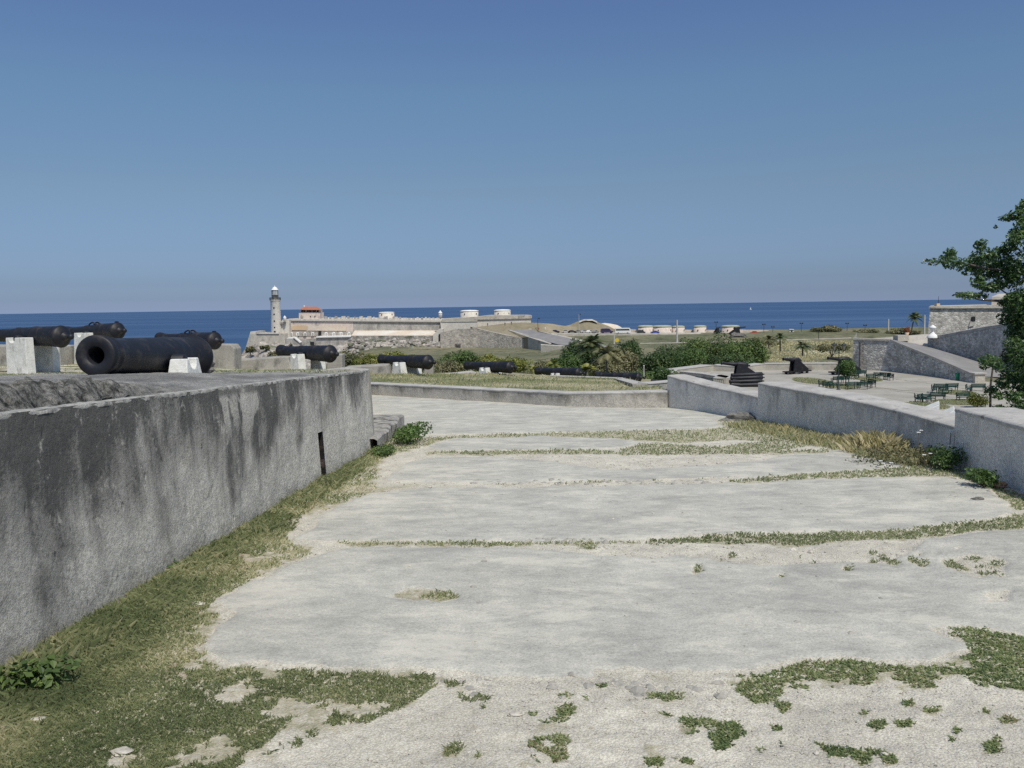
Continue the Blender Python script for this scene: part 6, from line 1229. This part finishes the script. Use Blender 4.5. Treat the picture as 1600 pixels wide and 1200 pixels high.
shrubP(1528, 637, 34, 25, 'leaf_yellow', 'bushy yellow-green shrub just beyond the nearest parapet'); shrubP(1528, 597, 12, 9, 'leaf_yellow', 'small yellow-green shrub at the foot of the ramp pier', 900)
shrubP(1347, 577, 10, 24, 'leaf_yellow', 'narrow climbing shrub in the corner of the ramp wall', 1500); shrubP(1417, 522, 6, 10, 'leaf_olive', 'potted reddish plant on the pale back parapet of the ramp', 300) if False else None
pt_, pto = thing('potted_plant', 1417, 524, 156, 'reddish potted plant standing on the pale plinth above the ramp', 'plant'); foliage('foliage', [(0, 0, 1.1, .45, .4, .5), (.2, 0, .8, .4, .4, .4), (-.25, 0, .9, .3, .3, .4)], 400, .2, leafmat('reddish_leaves', [(.10, .05, .02), (.28, .10, .04), (.4, .16, .06)]), parent=pt_); MB().lathe([(0, .28), (.5, .38), (.5, 0)], n=12).build('pot', M['morro_ochre'], pt_)
# ------------------------------------------------------------------ foreground tree on the right
tr = empty('leafy_tree', (12.7, 20.5, -6)); T(tr, 'dark leafy tree leaning in from the right edge in front of the bastion', 'tree'); TO = Vector(tr.location)
def TW(px, py, D): return W(px, py, D)-TO
TC = [ # px, py, D, r px x, r px y, leaves
 (1462,409,20.0,20,5,70),(1480,402,20.1,14,8,110),(1491,412,20.2,20,10,200),(1484,394,20.2,9,9,90),(1520,415,20.4,24,16,420),(1538,400,20.5,20,14,330),(1533,382,20.4,10,9,110),(1545,424,20.6,26,16,480),(1565,410,20.8,22,20,520),(1580,430,21,22,20,560),(1600,420,21.2,26,34,900),
 (1562,392,20.6,12,8,130),(1578,385,20.8,14,10,180),(1590,372,20.8,16,12,260),(1575,340,20.6,14,6,90),(1590,336,20.7,14,9,200),(1600,352,20.9,14,16,260),(1556,354,20.5,4,3,10),(1596,324,20.8,10,6,90),(1612,320,21,18,14,250),(1620,365,21.2,26,30,700),(1585,362,20.7,10,7,80),
 (1528,440,20.6,12,10,160),(1545,450,20.8,16,9,200),(1560,445,20.9,16,10,240),(1500,460,20.6,10,4,50),(1512,462,20.6,18,6,120),(1530,462,20.7,14,6,110),(1590,462,21,16,12,260),(1606,470,21.2,16,20,400),
 (1582,468,21,14,12,260),(1600,482,21.1,16,14,360),(1568,474,20.9,9,7,90),(1578,482,21,12,9,160),(1572,497,20.9,14,12,260),(1590,500,21.1,18,20,560),(1610,500,21.3,20,30,700),(1582,520,21,13,12,230),(1600,525,21.2,18,18,420),(1584,540,21,16,16,320),(1600,560,21.1,22,24,700),(1575,560,20.9,12,14,220),(1545,562,20.7,18,9,170),(1558,572,20.8,13,9,140),(1537,570,20.6,8,8,70),
 (1580,585,21,18,14,330),(1600,600,21.2,20,20,520),(1568,600,20.9,16,10,190),(1549,610,20.7,12,8,130),(1560,618,20.8,10,7,90),(1590,625,21,16,14,260),(1585,640,20.9,20,8,190),(1560,636,20.7,10,4,50),(1600,640,21,18,12,240),(1574,616,20.9,8,8,70),
 (1640,340,21,30,26,700),(1660,300,21.2,30,22,600),(1690,360,21.3,34,28,800),(1650,400,21.2,34,28,800),(1720,410,21.4,34,26,700),(1680,450,21.3,34,28,800),(1640,470,21.2,26,24,500),(1730,480,21.4,30,24,600),(1670,530,21.4,32,26,700),(1640,590,21.4,22,22,400),(1700,590,21.4,28,22,500)]
cl = []; Ps = []; dn = []; ci = []
for i, (x_, y_, D_, rx, ry, n) in enumerate(TC):
    k = D_/F; c = TW(x_, y_, D_+1.5*((i*37) % 10)/10-.75); n = int(n*1.05); d = unit(RNG.normal(size=(n, 3))); r = RNG.random(n)**.45
    Ps.append(np.array(c)[None]+d*r[:, None]*np.array([rx*k, max(rx, ry)*k*1.0, ry*k])); dn.append(d); ci.append(np.full(n, (i*.61) % 1))
Ps = np.concatenate(Ps); dn = np.concatenate(dn); ci = np.concatenate(ci); n = len(Ps)
V, Fq = leaf_geo(Ps, .088*(.6+.8*RNG.random(n)), .48, .35, dn); rawmesh('foliage', V, Fq, M['leaf_tree'], np.clip(.35*ci+.65*RNG.random(n), 0, 1), parent=tr)
mb = MB()
def limb(pts, r0, r1, n=8):
    q = [TW(*p) for p in pts]
    for i in range(len(q)-1): a = i/(len(q)-1); b_ = (i+1)/(len(q)-1); mb.cyl(q[i], q[i+1], r0+(r1-r0)*a, r0+(r1-r0)*b_, n, caps=False)
limb([(1668, 900, 21), (1655, 700, 21), (1640, 560, 21.1), (1632, 440, 21.2), (1620, 330, 21)], .17, .05, 10); mb.build('trunk', M['bark'], tr); 
for j, pts in enumerate([[(1638, 500, 21.2), (1612, 478, 21.1), (1590, 468, 21), (1572, 458, 20.9), (1560, 450, 20.8)], [(1590, 468, 21), (1560, 470, 20.8), (1530, 468, 20.7), (1512, 463, 20.6)], [(1630, 440, 21.2), (1590, 425, 21), (1545, 420, 20.6), (1500, 410, 20.2), (1470, 408, 20)], [(1650, 640, 21.1), (1610, 617, 21), (1575, 618, 20.9), (1550, 612, 20.7)], [(1640, 560, 21.1), (1600, 555, 21.1), (1550, 565, 20.7)], [(1625, 380, 21.1), (1600, 345, 20.9), (1580, 338, 20.6)], [(1547, 650, 20.8), (1548, 600, 20.8), (1552, 570, 20.8), (1575, 540, 21)]]):
    mb = MB(); limb(pts, .04 if j < 6 else .03, .012, 7); mb.build('branch', M['bark'], tr)
# hidden slope carrying the tree, outside the parapet
S(MB().add([(5.9, 8, -1.6), (6.4, 22, -2.6), (9, 27, -6.5), (9.5, 8, -5.5), (30, 32, -9.1), (30, 8, -9.1)], [(0, 3, 2, 1), (3, 5, 4, 2)]).build('outer_slope_terrain', M['field']))
